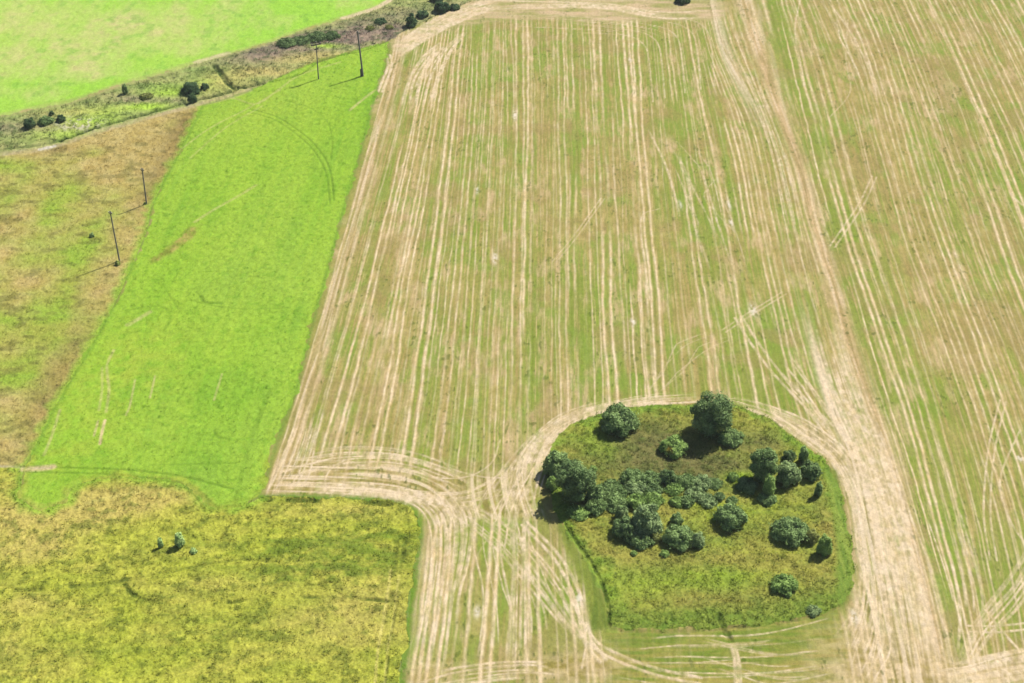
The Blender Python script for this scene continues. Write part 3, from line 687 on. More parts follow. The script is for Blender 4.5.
# overall leaf-scale tone
col *= (0.86 + 0.28 * fine)[..., None]
cz = fbm(X / 0.22, Y / 0.3, 81, 1)
col *= (0.90 + 0.20 * cz)[..., None]
col = np.clip(col, 0.004, 0.9)
# outermost rings stay level
far_out = (X < -260) | (X > 260) | (Y > 420) | (Y < 60)
Z[far_out] *= 0.0

# ------------------------------------------------------------------ materials
def surf_mat(name, rough=0.9, nscale=9.0, namount=0.25, spec=0.0, bump=0.3):
    m = bpy.data.materials.new(name)
    m.use_nodes = True
    t = m.node_tree; N = t.nodes; Lk = t.links
    b = N['Principled BSDF']
    b.inputs['Roughness'].default_value = rough
    b.inputs['Specular IOR Level'].default_value = spec
    a = N.new('ShaderNodeAttribute'); a.attribute_name = 'Col'
    tc = N.new('ShaderNodeTexCoord')
    no = N.new('ShaderNodeTexNoise'); no.inputs['Scale'].default_value = nscale; no.inputs['Detail'].default_value = 3
    Lk.new(tc.outputs['Object'], no.inputs['Vector'])
    mr = N.new('ShaderNodeMapRange')
    mr.inputs['To Min'].default_value = 1 - namount; mr.inputs['To Max'].default_value = 1 + namount
    mr.inputs['From Min'].default_value = 0.25; mr.inputs['From Max'].default_value = 0.75
    Lk.new(no.outputs['Fac'], mr.inputs['Value'])
    vm = N.new('ShaderNodeVectorMath'); vm.operation = 'SCALE'
    Lk.new(a.outputs['Color'], vm.inputs[0]); Lk.new(mr.outputs['Result'], vm.inputs['Scale'])
    Lk.new(vm.outputs['Vector'], b.inputs['Base Color'])
    if bump:
        bp = N.new('ShaderNodeBump'); bp.inputs['Strength'].default_value = bump; bp.inputs['Distance'].default_value = 0.08
        Lk.new(no.outputs['Fac'], bp.inputs['Height']); Lk.new(bp.outputs['Normal'], b.inputs['Normal'])
    return m

def mesh_from(name, verts, faces_flat, nper, colours=None, mat=None, smooth=False):
    me = bpy.data.meshes.new(name)
    nv = len(verts); nf = len(faces_flat) // nper
    me.vertices.add(nv)
    me.vertices.foreach_set('co', np.ascontiguousarray(verts, np.float32).ravel())
    me.loops.add(nf * nper)
    me.loops.foreach_set('vertex_index', np.ascontiguousarray(faces_flat, np.int32).ravel())
    me.polygons.add(nf)
    me.polygons.foreach_set('loop_start', np.arange(0, nf * nper, nper, dtype=np.int32))
    try:
        me.polygons.foreach_set('loop_total', np.full(nf, nper, np.int32))
    except Exception:
        pass
    if smooth:
        me.polygons.foreach_set('use_smooth', np.ones(nf, bool))
    if colours is not None:
        at = me.color_attributes.new('Col', 'FLOAT_COLOR', 'POINT')
        c4 = np.ones((nv, 4), np.float32); c4[:, :3] = colours
        at.data.foreach_set('color', c4.ravel())
    me.update(calc_edges=True)
    if mat:
        me.materials.append(mat)
    return me

def put(name, me, parent=None):
    o = bpy.data.objects.new(name, me)
    S.collection.objects.link(o)
    if parent is not None:
        o.parent = parent
    return o

def tag(o, label=None, cat=None, group=None, kind=None):
    if label: o['label'] = label
    if cat: o['category'] = cat
    if group: o['group'] = group
    if kind: o['kind'] = kind
    return o

# ------------------------------------------------------------------ ground objects
R_ROAD, R_PATH, R_TRK = 8, 9, 10
rf = reg[:-1, :-1].copy()
rf[(road[:-1, :-1] > 0.3)] = R_ROAD
ylim = px2w(512, 300)[1]
rf[(road[:-1, :-1] > 0.3) & (Y[:-1, :-1] < ylim)] = R_TRK
rf[(path[:-1, :-1] > 0.25)] = R_PATH
oc = (X[:-1, :-1] < X.min(1)[:-1, None] * 0 + (u_in[0] - 512) / F * z_w[:-1, None]) | (X[:-1, :-1] > (u_in[-1] - 512.5) / F * z_w[:-1, None]) | (Y[:-1, :-1] < y_in.min() - 0.01) | (Y[:-1, :-1] >= y_in.max() - 0.01)
rf[oc] = R_OUT
idx = np.arange(NR * NC, dtype=np.int32).reshape(NR, NC)
quad = np.stack([idx[:-1, :-1], idx[:-1, 1:], idx[1:, 1:], idx[1:, :-1]], -1)
V3 = np.stack([X.ravel(), Y.ravel(), Z.ravel()], 1)
Cf = col.reshape(-1, 3)
m_field = surf_mat('stubble_and_straw', 0.9, 7.0, 0.16, 0.0, 0.35)
m_grass = surf_mat('short_grass', 0.9, 6.0, 0.18, 0.0, 0.4)
m_rough = surf_mat('rough_grass', 0.95, 5.0, 0.25, 0.0, 0.5)
m_dirt = surf_mat('trodden_dirt', 0.95, 6.0, 0.15, 0.0, 0.3)
for R_, nm, mt in ((R_OUT, 'ground', m_grass), (R_STUB, 'stubble_field', m_field), (R_FAR, 'pasture', m_grass), (R_STRIP, 'rough_strip', m_rough), (R_GREEN, 'green_field', m_grass),
                   (R_DRY, 'dry_field', m_rough), (R_MEAD, 'meadow', m_rough), (R_ISL, 'hummock', m_rough), (R_ROAD, 'dirt_road', m_dirt), (R_PATH, 'path', m_dirt), (R_TRK, 'track', m_dirt)):
    q = quad[rf == R_].reshape(-1)
    if len(q) == 0:
        continue
    uq, inv = np.unique(q, return_inverse=True)
    o = put(nm, mesh_from(nm, V3[uq], inv, 4, Cf[uq], mt, True))
    tag(o, kind='structure')
    print(nm, len(uq))

def ground_at(x, y):
    """height and colour of the ground at world points"""
    x = np.asarray(x, float); y = np.asarray(y, float)
    j = np.clip(np.searchsorted(ys32, y), 1, NR - 1)
    u = x / z_w[j] * F + 512.0
    i = np.clip(np.searchsorted(u_all, u), 1, NC - 1)
    return Z[j, i], col[j, i], reg[j, i]
#@@OBJECTS
# ------------------------------------------------------------------ grass tufts (nobody could count them)
def tufts(name, region, n, hgt, spread, blades=5, vary=0.18, seed=1, dens=None, keep=None, gain=1.35):
    r = np.random.default_rng(seed)
    ii = np.nonzero(((reg == region) & (~far_out) & (road < 0.2) & (path < 0.2) & (keep if keep is not None else True)).ravel())[0]
    # grid cells grow with distance: pick by area so that density is even
    j = ii // NC
    wgt = (z_w[j] * np.gradient(ys32)[j])
    if dens is not None:
        wgt = wgt * dens.ravel()[ii]
    k = r.choice(ii, n, p=wgt / wgt.sum())
    jj, ic_ = k // NC, k % NC
    x = X.ravel()[k] + r.normal(0, 0.1, n); y = Y.ravel()[k] + r.normal(0, 0.15, n); z = Z.ravel()[k]
    c = Cf[k]
    h = r.uniform(*hgt, n)
    vs = []; cs = []
    for b in range(blades):
        a = r.uniform(0, 2 * math.pi, n); lean = r.uniform(0.6, 1.5, n) * h
        wd = h * r.uniform(0.14, 0.26, n)
        ca, sa = np.cos(a), np.sin(a)
        bx = x + ca * spread * h * 0.4; by = y + sa * spread * h * 0.4
        p0 = np.stack([bx - sa * wd, by + ca * wd, z - 0.03], 1)
        p1 = np.stack([bx + sa * wd, by - ca * wd, z - 0.03], 1)
        p2 = np.stack([bx + ca * lean, by + sa * lean, z + h * r.uniform(0.6, 1.0, n)], 1)
        vs.append(np.stack([p0, p1, p2], 1))
        f = r.uniform(1 - vary, 1 + vary, (n, 1)) * np.array([[1.0, 1.0, 1.0]])
        cc = np.clip(c * f * gain, 0.004, 0.9)
        cs.append(np.repeat(cc[:, None, :], 3, 1))
    v = np.concatenate(vs).reshape(-1, 3); cc = np.concatenate(cs).reshape(-1, 3)
    o = put(name, mesh_from(name, v, np.arange(len(v)), 3, cc, m_blade))
    tag(o, kind='stuff')
    return o

def leaf_mat(name, gain=1.0, trans=0.25, rough=0.55, spec=0.25):
    m = bpy.data.materials.new(name); m.use_nodes = True
    t = m.node_tree; N = t.nodes; Lk = t.links
    b = N['Principled BSDF']; out = N['Material Output']
    b.inputs['Roughness'].default_value = rough
    b.inputs['Specular IOR Level'].default_value = spec
    a = N.new('ShaderNodeAttribute'); a.attribute_name = 'Col'
    tr = N.new('ShaderNodeBsdfTranslucent')
    mx = N.new('ShaderNodeMixShader'); mx.inputs['Fac'].default_value = trans
    Lk.new(a.outputs['Color'], b.inputs['Base Color']); Lk.new(a.outputs['Color'], tr.inputs['Color'])
    Lk.new(b.outputs['BSDF'], mx.inputs[1]); Lk.new(tr.outputs['BSDF'], mx.inputs[2])
    Lk.new(mx.outputs['Shader'], out.inputs['Surface'])
    return m

m_blade = leaf_mat('grass_blades', trans=0.35, rough=0.9, spec=0.0)
m_leaf = leaf_mat('leaves', trans=0.32, rough=0.7, spec=0.05)
def bark_mat(name, c0, c1, sc):
    m = bpy.data.materials.new(name); m.use_nodes = True
    t = m.node_tree; N = t.nodes; Lk = t.links
    b = N['Principled BSDF']; b.inputs['Roughness'].default_value = 0.85; b.inputs['Specular IOR Level'].default_value = 0.1
    tc = N.new('ShaderNodeTexCoord'); mp = N.new('ShaderNodeMapping'); mp.inputs['Scale'].default_value = (sc, sc, sc * 0.12)
    no = N.new('ShaderNodeTexNoise'); no.inputs['Scale'].default_value = 1.0; no.inputs['Detail'].default_value = 4
    rp = N.new('ShaderNodeValToRGB'); rp.color_ramp.elements[0].color = (*c0, 1); rp.color_ramp.elements[1].color = (*c1, 1)
    rp.color_ramp.elements[0].position = 0.35; rp.color_ramp.elements[1].position = 0.65
    Lk.new(tc.outputs['Object'], mp.inputs['Vector']); Lk.new(mp.outputs['Vector'], no.inputs['Vector'])
    Lk.new(no.outputs['Fac'], rp.inputs['Fac']); Lk.new(rp.outputs['Color'], b.inputs['Base Color'])
    return m
m_bark = bark_mat('bark', (0.05, 0.04, 0.03), (0.13, 0.11, 0.09), 14)
m_pole = bark_mat('weathered_pole', (0.08, 0.075, 0.07), (0.17, 0.155, 0.14), 18)
m_conc = bark_mat('concrete_stub', (0.07, 0.06, 0.055), (0.12, 0.11, 0.10), 9)
m_iron = bark_mat('rusty_iron', (0.04, 0.035, 0.03), (0.08, 0.06, 0.045), 20)
m_porc = bark_mat('porcelain', (0.14, 0.13, 0.12), (0.22, 0.21, 0.2), 10)

tall = ((tus > 0.46) * 1.0 + 0.25).astype(np.float32)
tufts('meadow_grass', R_MEAD, 22000, (0.10, 0.26), 1.0, 5, seed=2, dens=tall)
tufts('hummock_grass', R_ISL, 11000, (0.10, 0.26), 1.0, 5, seed=3, dens=tall * (1 - 0.8 * mown))
tufts('dry_grass', R_DRY, 9000, (0.12, 0.26), 1.0, 4, seed=4, dens=tall)
tufts('strip_grass', R_STRIP, 14000, (0.2, 0.5), 1.0, 4, seed=5, dens=tall * (1 - 0.8 * drain))
tufts('field_grass', R_GREEN, 16000, (0.08, 0.2), 1.0, 4, 0.2, seed=6)
tufts('pasture_grass', R_FAR, 8000, (0.1, 0.26), 1.0, 4, 0.2, seed=7)

# ------------------------------------------------------------------ bushes and trees
def tube(p0, p1, r0, r1, n=6):
    p0 = np.array(p0, float); p1 = np.array(p1, float)
    d = p1 - p0; d = d / (np.linalg.norm(d) + 1e-9)
    a = np.cross(d, [0.3, 0.9, 0.2]); a /= np.linalg.norm(a) + 1e-9
    b = np.cross(d, a)
    th = np.linspace(0, 2 * math.pi, n, endpoint=False)
    ring = np.cos(th)[:, None] * a + np.sin(th)[:, None] * b
    v = np.vstack([p0 + ring * r0, p1 + ring * r1])
    f = []
    for i in range(n):
        k = (i + 1) % n
        f += [i, k, n + k, n + i]
    return v, np.array(f)

def join_tubes(lst):
    vs, fs, o = [], [], 0
    for v, f in lst:
        vs.append(v); fs.append(f + o); o += len(v)
    return np.vstack(vs), np.concatenate(fs)

def plant(kind, label, x0, y0, x1, y1, tint=(0.052, 0.082, 0.036), tip=(0.125, 0.165, 0.085), seed=1, lobes=9, shape='dome', group=None, cat=None,
          leaf=0.17, cover=1.0, tall_=1.0, rough_=0.34, yellow=0.0):
    """a leafy plant whose foliage fills the photographed box (x0, y0)-(x1, y1); trunk or stems below"""
    r = np.random.default_rng(seed * 7 + 13)
    uc = (x0 + x1) / 2
    gx, gy = px2w(uc, y1)
    sc = scale_at(float(gy))
    R = max(0.25, (x1 - x0) / 2 / sc)
    al = P + math.atan(((y0 + y1) / 2 - 341.5) / F)
    e = (y1 - y0) / sc
    rs = 0.80 * R * math.sin(al)
    h = math.sqrt(max((e - rs) ** 2 - rs ** 2, 0.0)) / math.cos(al) if e > 2 * rs else 0.0
    h = max(h, 0.65 * R) * tall_
    cx, cy = px2w(uc, y1 - rs * sc)
    cx, cy = float(cx), float(cy)
    z0 = float(ground_at(cx, cy)[0])
    # lobes: (centre, radii)
    L = []
    if shape == 'cone':
        for k in range(lobes):
            f = (k + 0.5) / lobes
            rad = (R * (1 - f) ** 0.6 * 0.85 + 0.22 * R) * r.uniform(0.8, 1.15)
            a = r.uniform(0, 6.28)
            off = R * 0.34 * (1 - 0.7 * f)
            L.append((np.array([off * math.cos(a), off * math.sin(a), h * (0.08 + 0.86 * f)]), np.array([rad, rad, h / lobes * 1.1])))
    elif kind == 'tree':
        L.append((np.array([0, 0, h * 0.54]), np.array([R * 0.80, R * 0.80, h * 0.40])))
        L.append((np.array([0, 0, h * 0.24]), np.array([R * 0.62, R * 0.62, h * 0.24])))
        for k in range(lobes + 4):
            a = 6.283 * k * 0.382 + r.uniform(-0.4, 0.4)
            el = -0.75 + 1.65 * (k + 0.5) / (lobes + 4)
            rd = math.sqrt(max(0.0, 1 - el * el)) * r.uniform(0.58, 0.76)
            lr = r.uniform(0.24, 0.38)
            L.append((np.array([R * rd * math.cos(a), R * rd * math.sin(a), h * (0.52 + 0.36 * el)]), np.array([R * lr, R * lr, R * lr])))
    else:
        L.append((np.array([0, 0, h * 0.40]), np.array([R * 0.84, R * 0.84, h * 0.52])))
        nl = max(4, lobes // 2)
        for k in range(nl):                       # skirt down to the grass
            a = 6.283 * k / nl + r.uniform(-0.4, 0.4)
            lr = r.uniform(0.26, 0.40); rd = 0.97 - lr
            L.append((np.array([R * rd * math.cos(a), R * rd * math.sin(a), h * 0.25]), np.array([R * lr, R * lr, h * r.uniform(0.22, 0.34)])))
        for k in range(lobes):                    # shoulders and top
            a = 6.283 * k * 0.382 + r.uniform(-0.4, 0.4)
            el = 0.45 + 0.45 * (k + 0.5) / lobes + r.uniform(-0.08, 0.08)
            rd = 0.78 * math.sqrt(max(0.0, 1 - (el / 0.98) ** 2)) * r.uniform(0.75, 1.05)
            lr = r.uniform(0.20, 0.34)
            L.append((np.array([R * rd * math.cos(a), R * rd * math.sin(a), h * min(el, 0.84)]), np.array([R * lr, R * lr, h * lr * 0.46 + R * lr * 0.3])))
    if R < 1.3:                                   # small plants: smaller leaves, airier
        leaf = leaf * 0.65; cover = cover * 0.75
    area = sum(4 * math.pi * (l[1][0] * l[1][1] + l[1][0] * l[1][2] * 2) / 3 for l in L)
    N_ = int(np.clip(area * 1.25 * cover / (leaf * leaf * 0.5), 120, 15000))
    aw = np.array([l[1][0] * (l[1][0] + l[1][2]) for l in L]); aw /= aw.sum()
    li = r.choice(len(L), N_, p=aw)
    cen = np.array([l[0] for l in L])[li]; rad = np.array([l[1] for l in L])[li]
    d = r.normal(size=(N_, 3)); d /= np.linalg.norm(d, axis=1)[:, None]
    # clumps on each lobe: radius modulated by direction noise
    mod = 0.80 + rough_ * (vnoise(d[:, 0] * 2.3 + li * 5.1, d[:, 1] * 2.3 + d[:, 2] * 2.9 + seed, 4) - 0.35)
    sh = np.where(r.random(N_) < 0.72, r.uniform(0.88, 1.06, N_), r.uniform(0.35, 0.9, N_))
    sprig = r.random(N_) < 0.09
    sh = np.where(sprig, r.uniform(1.05, 1.28, N_), sh)
    p = cen + d * rad * (mod * sh)[:, None]
    p[:, 2] = np.where(p[:, 2] < 0.04, 0.04 + np.abs(r.normal(0, 0.12, N_)) * h * 0.3, p[:, 2])
    nrm = d * 1.0 + r.normal(size=(N_, 3)) * 0.42 + np.array([0, 0, 0.1])
    nrm /= np.linalg.norm(nrm, axis=1)[:, None]
    up = np.array([0, 0, 1.0]) + d * 0.6 + r.normal(size=(N_, 3)) * 0.5
    tx = up - nrm * (up * nrm).sum(1)[:, None]; tx /= np.linalg.norm(tx, axis=1)[:, None] + 1e-9
    ty = np.cross(nrm, tx)
    ls = leaf * r.uniform(0.65, 1.35, N_)
    a_ = tx * (ls * 0.75)[:, None]; b_ = ty * (ls * 0.42)[:, None]
    v = np.stack([p - a_, p + b_ - a_ * 0.1, p + a_, p - b_ - a_ * 0.1], 1).reshape(-1, 3)
    cn = vnoise(p[:, 0] * 1.4 + seed * 3, p[:, 1] * 1.4 + p[:, 2] * 1.7, 6)
    lobe_t = r.uniform(-0.22, 0.22, len(L))[li]
    f = np.clip(0.40 + 0.85 * (cn - 0.3) + lobe_t + r.normal(0, 0.26, N_), 0, 1)
    cc = np.array(tint)[None] * (1 - f[:, None]) + np.array(tip)[None] * f[:, None]
    if yellow:
        ym = sstep(0.5, 0.2, np.linalg.norm((p - np.array([-0.25 * R, -0.5 * R, 0.55 * h])) / np.array([R * 0.75, R * 0.9, h * 0.65]), axis=1)) * (r.random(N_) < 0.8)
        cc = cc * (1 - ym[:, None]) + np.array([[0.24, 0.19, 0.03]]) * ym[:, None]
    root = bpy.data.objects.new(kind, None)
    root.empty_display_size = 0.3
    S.collection.objects.link(root)
    root.location = (cx, cy, z0)
    tag(root, label, cat or kind.replace('_', ' '), group)
    fm = mesh_from(kind + '_foliage', v, np.arange(len(v)), 4, np.repeat(cc, 4, 0), m_leaf)
    put('crown' if kind == 'tree' else 'foliage', fm, root)
    tb = []
    if kind == 'tree' or shape == 'cone':
        tr_ = 0.035 * h + 0.03
        tb.append(tube((0, 0, -0.25), (0.04 * R, 0.03 * R, h * 0.35), tr_, tr_ * 0.7, 8))
        tb.append(tube((0.04 * R, 0.03 * R, h * 0.35), (0, 0.02, h * 0.8), tr_ * 0.7, tr_ * 0.25, 8))
        for l in L[1:8]:
            q = l[0]
            tb.append(tube((0.03 * R, 0.02 * R, h * r.uniform(0.15, 0.4)), q * 0.92, tr_ * 0.4, tr_ * 0.12, 5))
        nm = 'trunk'
    else:
        for l in L[1:8]:
            q = l[0]
            b0 = np.array([q[0] * 0.03, q[1] * 0.03, -0.15]); m_ = np.array([q[0] * 0.5, q[1] * 0.5, q[2] * 0.6])
            tr_ = 0.02 * R + 0.012
            tb.append(tube(b0, m_, tr_, tr_ * 0.7, 5)); tb.append(tube(m_, q * np.array([0.95, 0.95, 1.0]), tr_ * 0.7, tr_ * 0.3, 5))
        nm = 'stems'
    tv, tf = join_tubes(tb)
    put(nm, mesh_from(kind + '_' + nm, tv, tf, 4, None, m_bark, True), root)
    return root

DARK = dict(tint=(0.043, 0.081, 0.028), tip=(0.166, 0.243, 0.090))
MID = dict(tint=(0.059, 0.108, 0.032), tip=(0.219, 0.312, 0.113))
SILV = dict(tint=(0.085, 0.139, 0.048), tip=(0.286, 0.375, 0.161))
LITE = dict(tint=(0.093, 0.160, 0.037), tip=(0.259, 0.375, 0.104))
BLUE = dict(tint=(0.029, 0.062, 0.029), tip=(0.091, 0.149, 0.061))
PALE = dict(tint=(0.190, 0.307, 0.105), tip=(0.476, 0.600, 0.238))
WEED = dict(tint=(0.17, 0.20, 0.05), tip=(0.30, 0.36, 0.10))
GREY = dict(tint=(0.120, 0.145, 0.037), tip=(0.240, 0.260, 0.082))
HUM = 'trees and bushes on the grassy hummock'
THK = 'low willow bushes in the thicket on the hummock'
plants = [
    # the hummock
    ('bush', 'large round grey-green bush alone at the top left edge of the hummock', 597, 403, 641, 438, MID, dict(lobes=10, group=HUM)),
    ('tree', 'tallest darkest tree, at the top of the hummock, with a broad rounded crown', 686, 393, 735, 446, DARK, dict(lobes=12, group=HUM)),
    ('bush', 'lighter low bush leaning against the right foot of the tallest tree', 715, 428, 744, 448, MID, dict(lobes=7, group=HUM)),
    ('bush', 'small round bush with a yellow patch on its front, below left of the tallest tree', 657, 436, 689, 459, LITE, dict(lobes=7, group=HUM, yellow=1)),
    ('bush', 'rear left bush at the hummock edge, half hidden by the big dark tree before it', 541, 449, 574, 482, MID, dict(lobes=8, group=HUM)),
    ('tree', 'big dark rounded tree at the left edge of the hummock, shading the straw track', 551, 461, 597, 511, DARK, dict(lobes=12, group=HUM)),
    ('bush', 'light green bush against the right side of the big dark left tree', 584, 482, 606, 505, MID, dict(lobes=6, group=HUM)),
    ('bush', 'small light bush poking out at the left foot of the big dark left tree', 545, 474, 559, 492, LITE, dict(lobes=5, group=HUM)),
    ('bush', 'tiny bright green bush on brown ground, right of the big dark left tree', 588, 465, 598, 474, LITE, dict(lobes=4, group=HUM)),
    ('tree', 'grey-green tree with a rounded crown at the right side of the hummock', 745, 447, 777, 488, MID, dict(lobes=10, group=HUM)),
    ('bush', 'pale grey-green bush between the right-hand tree and the dark edge bush', 774, 460, 801, 489, SILV, dict(lobes=8, group=HUM)),
    ('bush', 'dark green rounded bush nearest the right edge of the hummock', 797, 460, 822, 482, DARK, dict(lobes=8, group=HUM)),
    ('bush', 'small dark bush at the back of the right-hand clump, left of its upright neighbour', 781, 449, 797, 463, DARK, dict(lobes=6, group=HUM)),
    ('bush', 'small upright bush at the back of the right-hand clump', 797, 448, 808, 464, MID, dict(lobes=5, group=HUM, tall_=1.2)),
    ('bush', 'low dark spreading bush at the left foot of the right-hand tree', 734, 478, 760, 495, DARK, dict(lobes=7, group=HUM)),
    ('sapling', 'pointed pale sapling standing in front of the right-hand tree', 761, 478, 775, 499, LITE, dict(lobes=8, group=HUM, tall_=1.15, rough_=0.6)),
    ('bush', 'low dark scrubby bush at the foot of the pointed pale sapling', 756, 495, 778, 506, MID, dict(lobes=5, group=HUM)),
    ('sapling', 'small dark lone sapling in dry grass near the right edge of the hummock', 813, 484, 822, 498, MID, dict(lobes=5, group=HUM, tall_=1.25)),
    ('bush', 'dark dome-shaped bush in the open, middle of the hummock', 711, 504, 749, 533, MID, dict(lobes=9, group=HUM)),
    ('bush', 'wide low bush with a light top and dark left side, lower right of the hummock', 768, 517, 812, 547, MID, dict(lobes=10, group=HUM)),
    ('bush', 'thin grey-brown scrub trailing off the right end of the wide low bush', 803, 528, 820, 545, GREY, dict(lobes=5, group=HUM, cover=0.6)),
    ('sapling', 'upright light green sapling right of the wide low bush', 815, 537, 832, 558, LITE, dict(lobes=7, group=HUM, tall_=1.1)),
    ('bush', 'bright round bush alone on the lower right slope of the hummock', 768, 574, 800, 596, LITE, dict(lobes=8, group=HUM)),
    ('bush', 'small grey-green low bush at the lower right rim of the hummock', 804, 608, 822, 617, SILV, dict(lobes=5, group=HUM)),
    ('bush', 'tallest pale-topped bush of the lower middle clump, dark below', 629, 502, 664, 540, SILV, dict(lobes=10, group=HUM)),
    ('bush', 'dark bush at the left front of the lower middle clump', 610, 517, 642, 543, DARK, dict(lobes=8, group=HUM)),
    ('bush', 'small silvery white-green bush behind the dark bush of the lower middle clump', 614, 504, 629, 522, SILV, dict(lobes=5, group=HUM)),
    ('bush', 'low flat scrub in front of the lower middle clump', 626, 537, 656, 550, MID, dict(lobes=6, group=HUM)),
    ('bush', 'grey-brown dry scrub tucked between pale-topped and round dark bushes', 648, 531, 662, 545, GREY, dict(lobes=5, group=HUM, cover=0.6)),
    ('bush', 'round dark bush with lit leaves right of the lower middle clump', 660, 525, 697, 552, MID, dict(lobes=9, group=HUM)),
    ('bush', 'pale scrub hugging the right side of the round dark bush', 690, 530, 705, 550, SILV, dict(lobes=5, group=HUM, cover=0.8)),
    ('bush', 'small dark bush just behind the round dark bush, lower middle', 669, 513, 684, 527, MID, dict(lobes=5, group=HUM)),
    ('bush', 'tiny green bush below the left of the round dark bush', 659, 550, 670, 558, LITE, dict(lobes=4, group=HUM)),
    ('bush', 'tiny green bush below the low flat scrub', 630, 550, 638, 556, LITE, dict(lobes=4, group=HUM)),
    # the thicket
    ('bush', 'thicket bush at the left end of the back row, near the big dark tree', 602, 478, 620, 494, MID, dict(lobes=6, group=THK)),
    ('bush', 'highest bush of the thicket back row, left of its middle', 622, 467, 642, 487, MID, dict(lobes=7, group=THK)),
    ('bush', 'thicket bush in the middle of the back row, right of the highest one', 640, 470, 660, 489, MID, dict(lobes=7, group=THK)),
    ('bush', 'dark two-topped bush at the right end of the thicket back row', 659, 466, 676, 487, DARK, dict(lobes=7, group=THK)),
    ('bush', 'thicket bush in the second row under the highest one', 624, 480, 645, 497, SILV, dict(lobes=7, group=THK)),
    ('bush', 'thicket bush in the second row, left, above the little front hedge', 604, 485, 626, 502, MID, dict(lobes=7, group=THK)),
    ('bush', 'thicket bush in the second row near the middle, dark in its gaps', 642, 482, 662, 499, DARK, dict(lobes=7, group=THK)),
    ('bush', 'round lighter bush in front of the dark two-topped bush', 666, 483, 682, 496, LITE, dict(lobes=6, group=THK)),
    ('bush', 'leftmost front bush of the thicket, beside the shadow of the big dark left tree', 586, 496, 606, 516, MID, dict(lobes=6, group=THK)),
    ('bush', 'second front bush of the thicket from the left', 606, 494, 628, 514, MID, dict(lobes=7, group=THK)),
    ('bush', 'pointed front bush of the thicket, right above the silvery bush', 627, 492, 644, 511, LITE, dict(lobes=6, group=THK)),
    ('bush', 'right-hand front bush of the thicket, beside a reddish bare patch', 642, 491, 662, 508, LITE, dict(lobes=7, group=THK)),
    ('bush', 'low pale bush at the far left front corner of the thicket', 569, 508, 588, 521, LITE, dict(lobes=5, group=THK)),
    ('bush', 'dull green bush east of the dark two-topped bush, start of the thicket tail', 677, 476, 696, 490, MID, dict(lobes=6, group=THK)),
    ('bush', 'grey-green bush in the thicket tail, middle of the upper side', 692, 477, 712, 492, SILV, dict(lobes=6, group=THK)),
    ('bush', 'low dark bush at the right end of the thicket tail', 707, 478, 722, 490, MID, dict(lobes=6, group=THK)),
    ('bush', 'silvery bush in the middle of the thicket tail', 686, 485, 704, 501, SILV, dict(lobes=6, group=THK)),
    ('bush', 'bush with a dark foot on the lower side of the thicket tail', 680, 493, 693, 508, MID, dict(lobes=6, group=THK)),
    ('bush', 'small light bush on bare ground left of the dark-footed one', 670, 495, 683, 508, LITE, dict(lobes=5, group=THK)),
    ('bush', 'straggling low bush below the silvery tail bush', 699, 493, 716, 508, SILV, dict(lobes=5, group=THK)),
    ('bush', 'small dark round bush above the dome-shaped bush', 714, 491, 724, 502, DARK, dict(lobes=5, group=THK)),
    ('bush', 'tiny dark bush at the upper right shoulder of the dome-shaped bush', 727, 496, 737, 505, MID, dict(lobes=4, group=THK)),
    ('bush', 'small green bush between the thicket tail and the yellow-green grass patch', 728, 471, 738, 482, LITE, dict(lobes=4, group=THK)),
    # meadow
    ('bush', 'egg-shaped blue-green bush alone in the yellow meadow', 175, 535, 186, 549, PALE, dict(lobes=5, tall_=1.3, group='lone bushes in the meadow')),
    ('bush', 'small pale leaning bush left of the egg-shaped meadow bush', 158, 539, 164, 549, PALE, dict(lobes=4, tall_=1.3, group='lone bushes in the meadow')),
    ('bush', 'low pale scrub right of the egg-shaped meadow bush', 189, 547, 198, 554, PALE, dict(lobes=4, cover=0.7, group='lone bushes in the meadow')),
    # rough strip
    ('bush', 'dark bush at the far left end of the rough strip', 23, 117, 37, 130, BLUE, dict(lobes=6, group='bushes along the rough strip')),
    ('bush', 'low grey-green hedge right of the dark bush at the far left', 37, 117, 55, 126, MID, dict(lobes=7, group='bushes along the rough strip')),
    ('bush', 'small dark grey scrub at the right end of the low grey-green hedge', 56, 114, 67, 123, BLUE, dict(lobes=5, group='bushes along the rough strip')),
    ('bush', 'tiny dark bush above the low grey-green hedge', 49, 110, 55, 116, BLUE, dict(lobes=4, group='bushes along the rough strip')),
    ('bush', 'thin upright green bush near the path, middle of the strip', 122, 85, 129, 95, MID, dict(lobes=4, tall_=1.3, group='bushes along the rough strip')),
    ('bush', 'largest dark bush of the three by the drain', 180, 81, 202, 96, BLUE, dict(lobes=8, group='bushes along the rough strip')),
    ('bush', 'smallest dark bush of the three by the drain, on the right', 200, 82, 210, 91, BLUE, dict(lobes=5, group='bushes along the rough strip')),
    ('bush', 'dark upright bush of the three by the drain, nearest the dirt road', 187, 94, 198, 104, BLUE, dict(lobes=6, tall_=1.1, group='bushes along the rough strip')),
    ('bush', 'grey-purple low scrub left of the three dark bushes', 139, 93, 154, 100, GREY, dict(lobes=6, group='bushes along the rough strip')),
    ('bush', 'low blackish scrub bush behind the crossarm pole, leftmost of a row of four', 276, 41, 298, 48, DARK, dict(lobes=9, group='bushes along the rough strip', tall_=0.6, rough_=0.6)),
    ('bush', 'low blackish scrub bush behind the crossarm pole, second from left in its row', 291, 38, 313, 45, DARK, dict(lobes=9, group='bushes along the rough strip', tall_=0.6, rough_=0.6)),
    ('bush', 'low green-black scrub bush right behind the top of the crossarm pole', 306, 35, 329, 42, DARK, dict(lobes=9, group='bushes along the rough strip', tall_=0.6, rough_=0.6)),
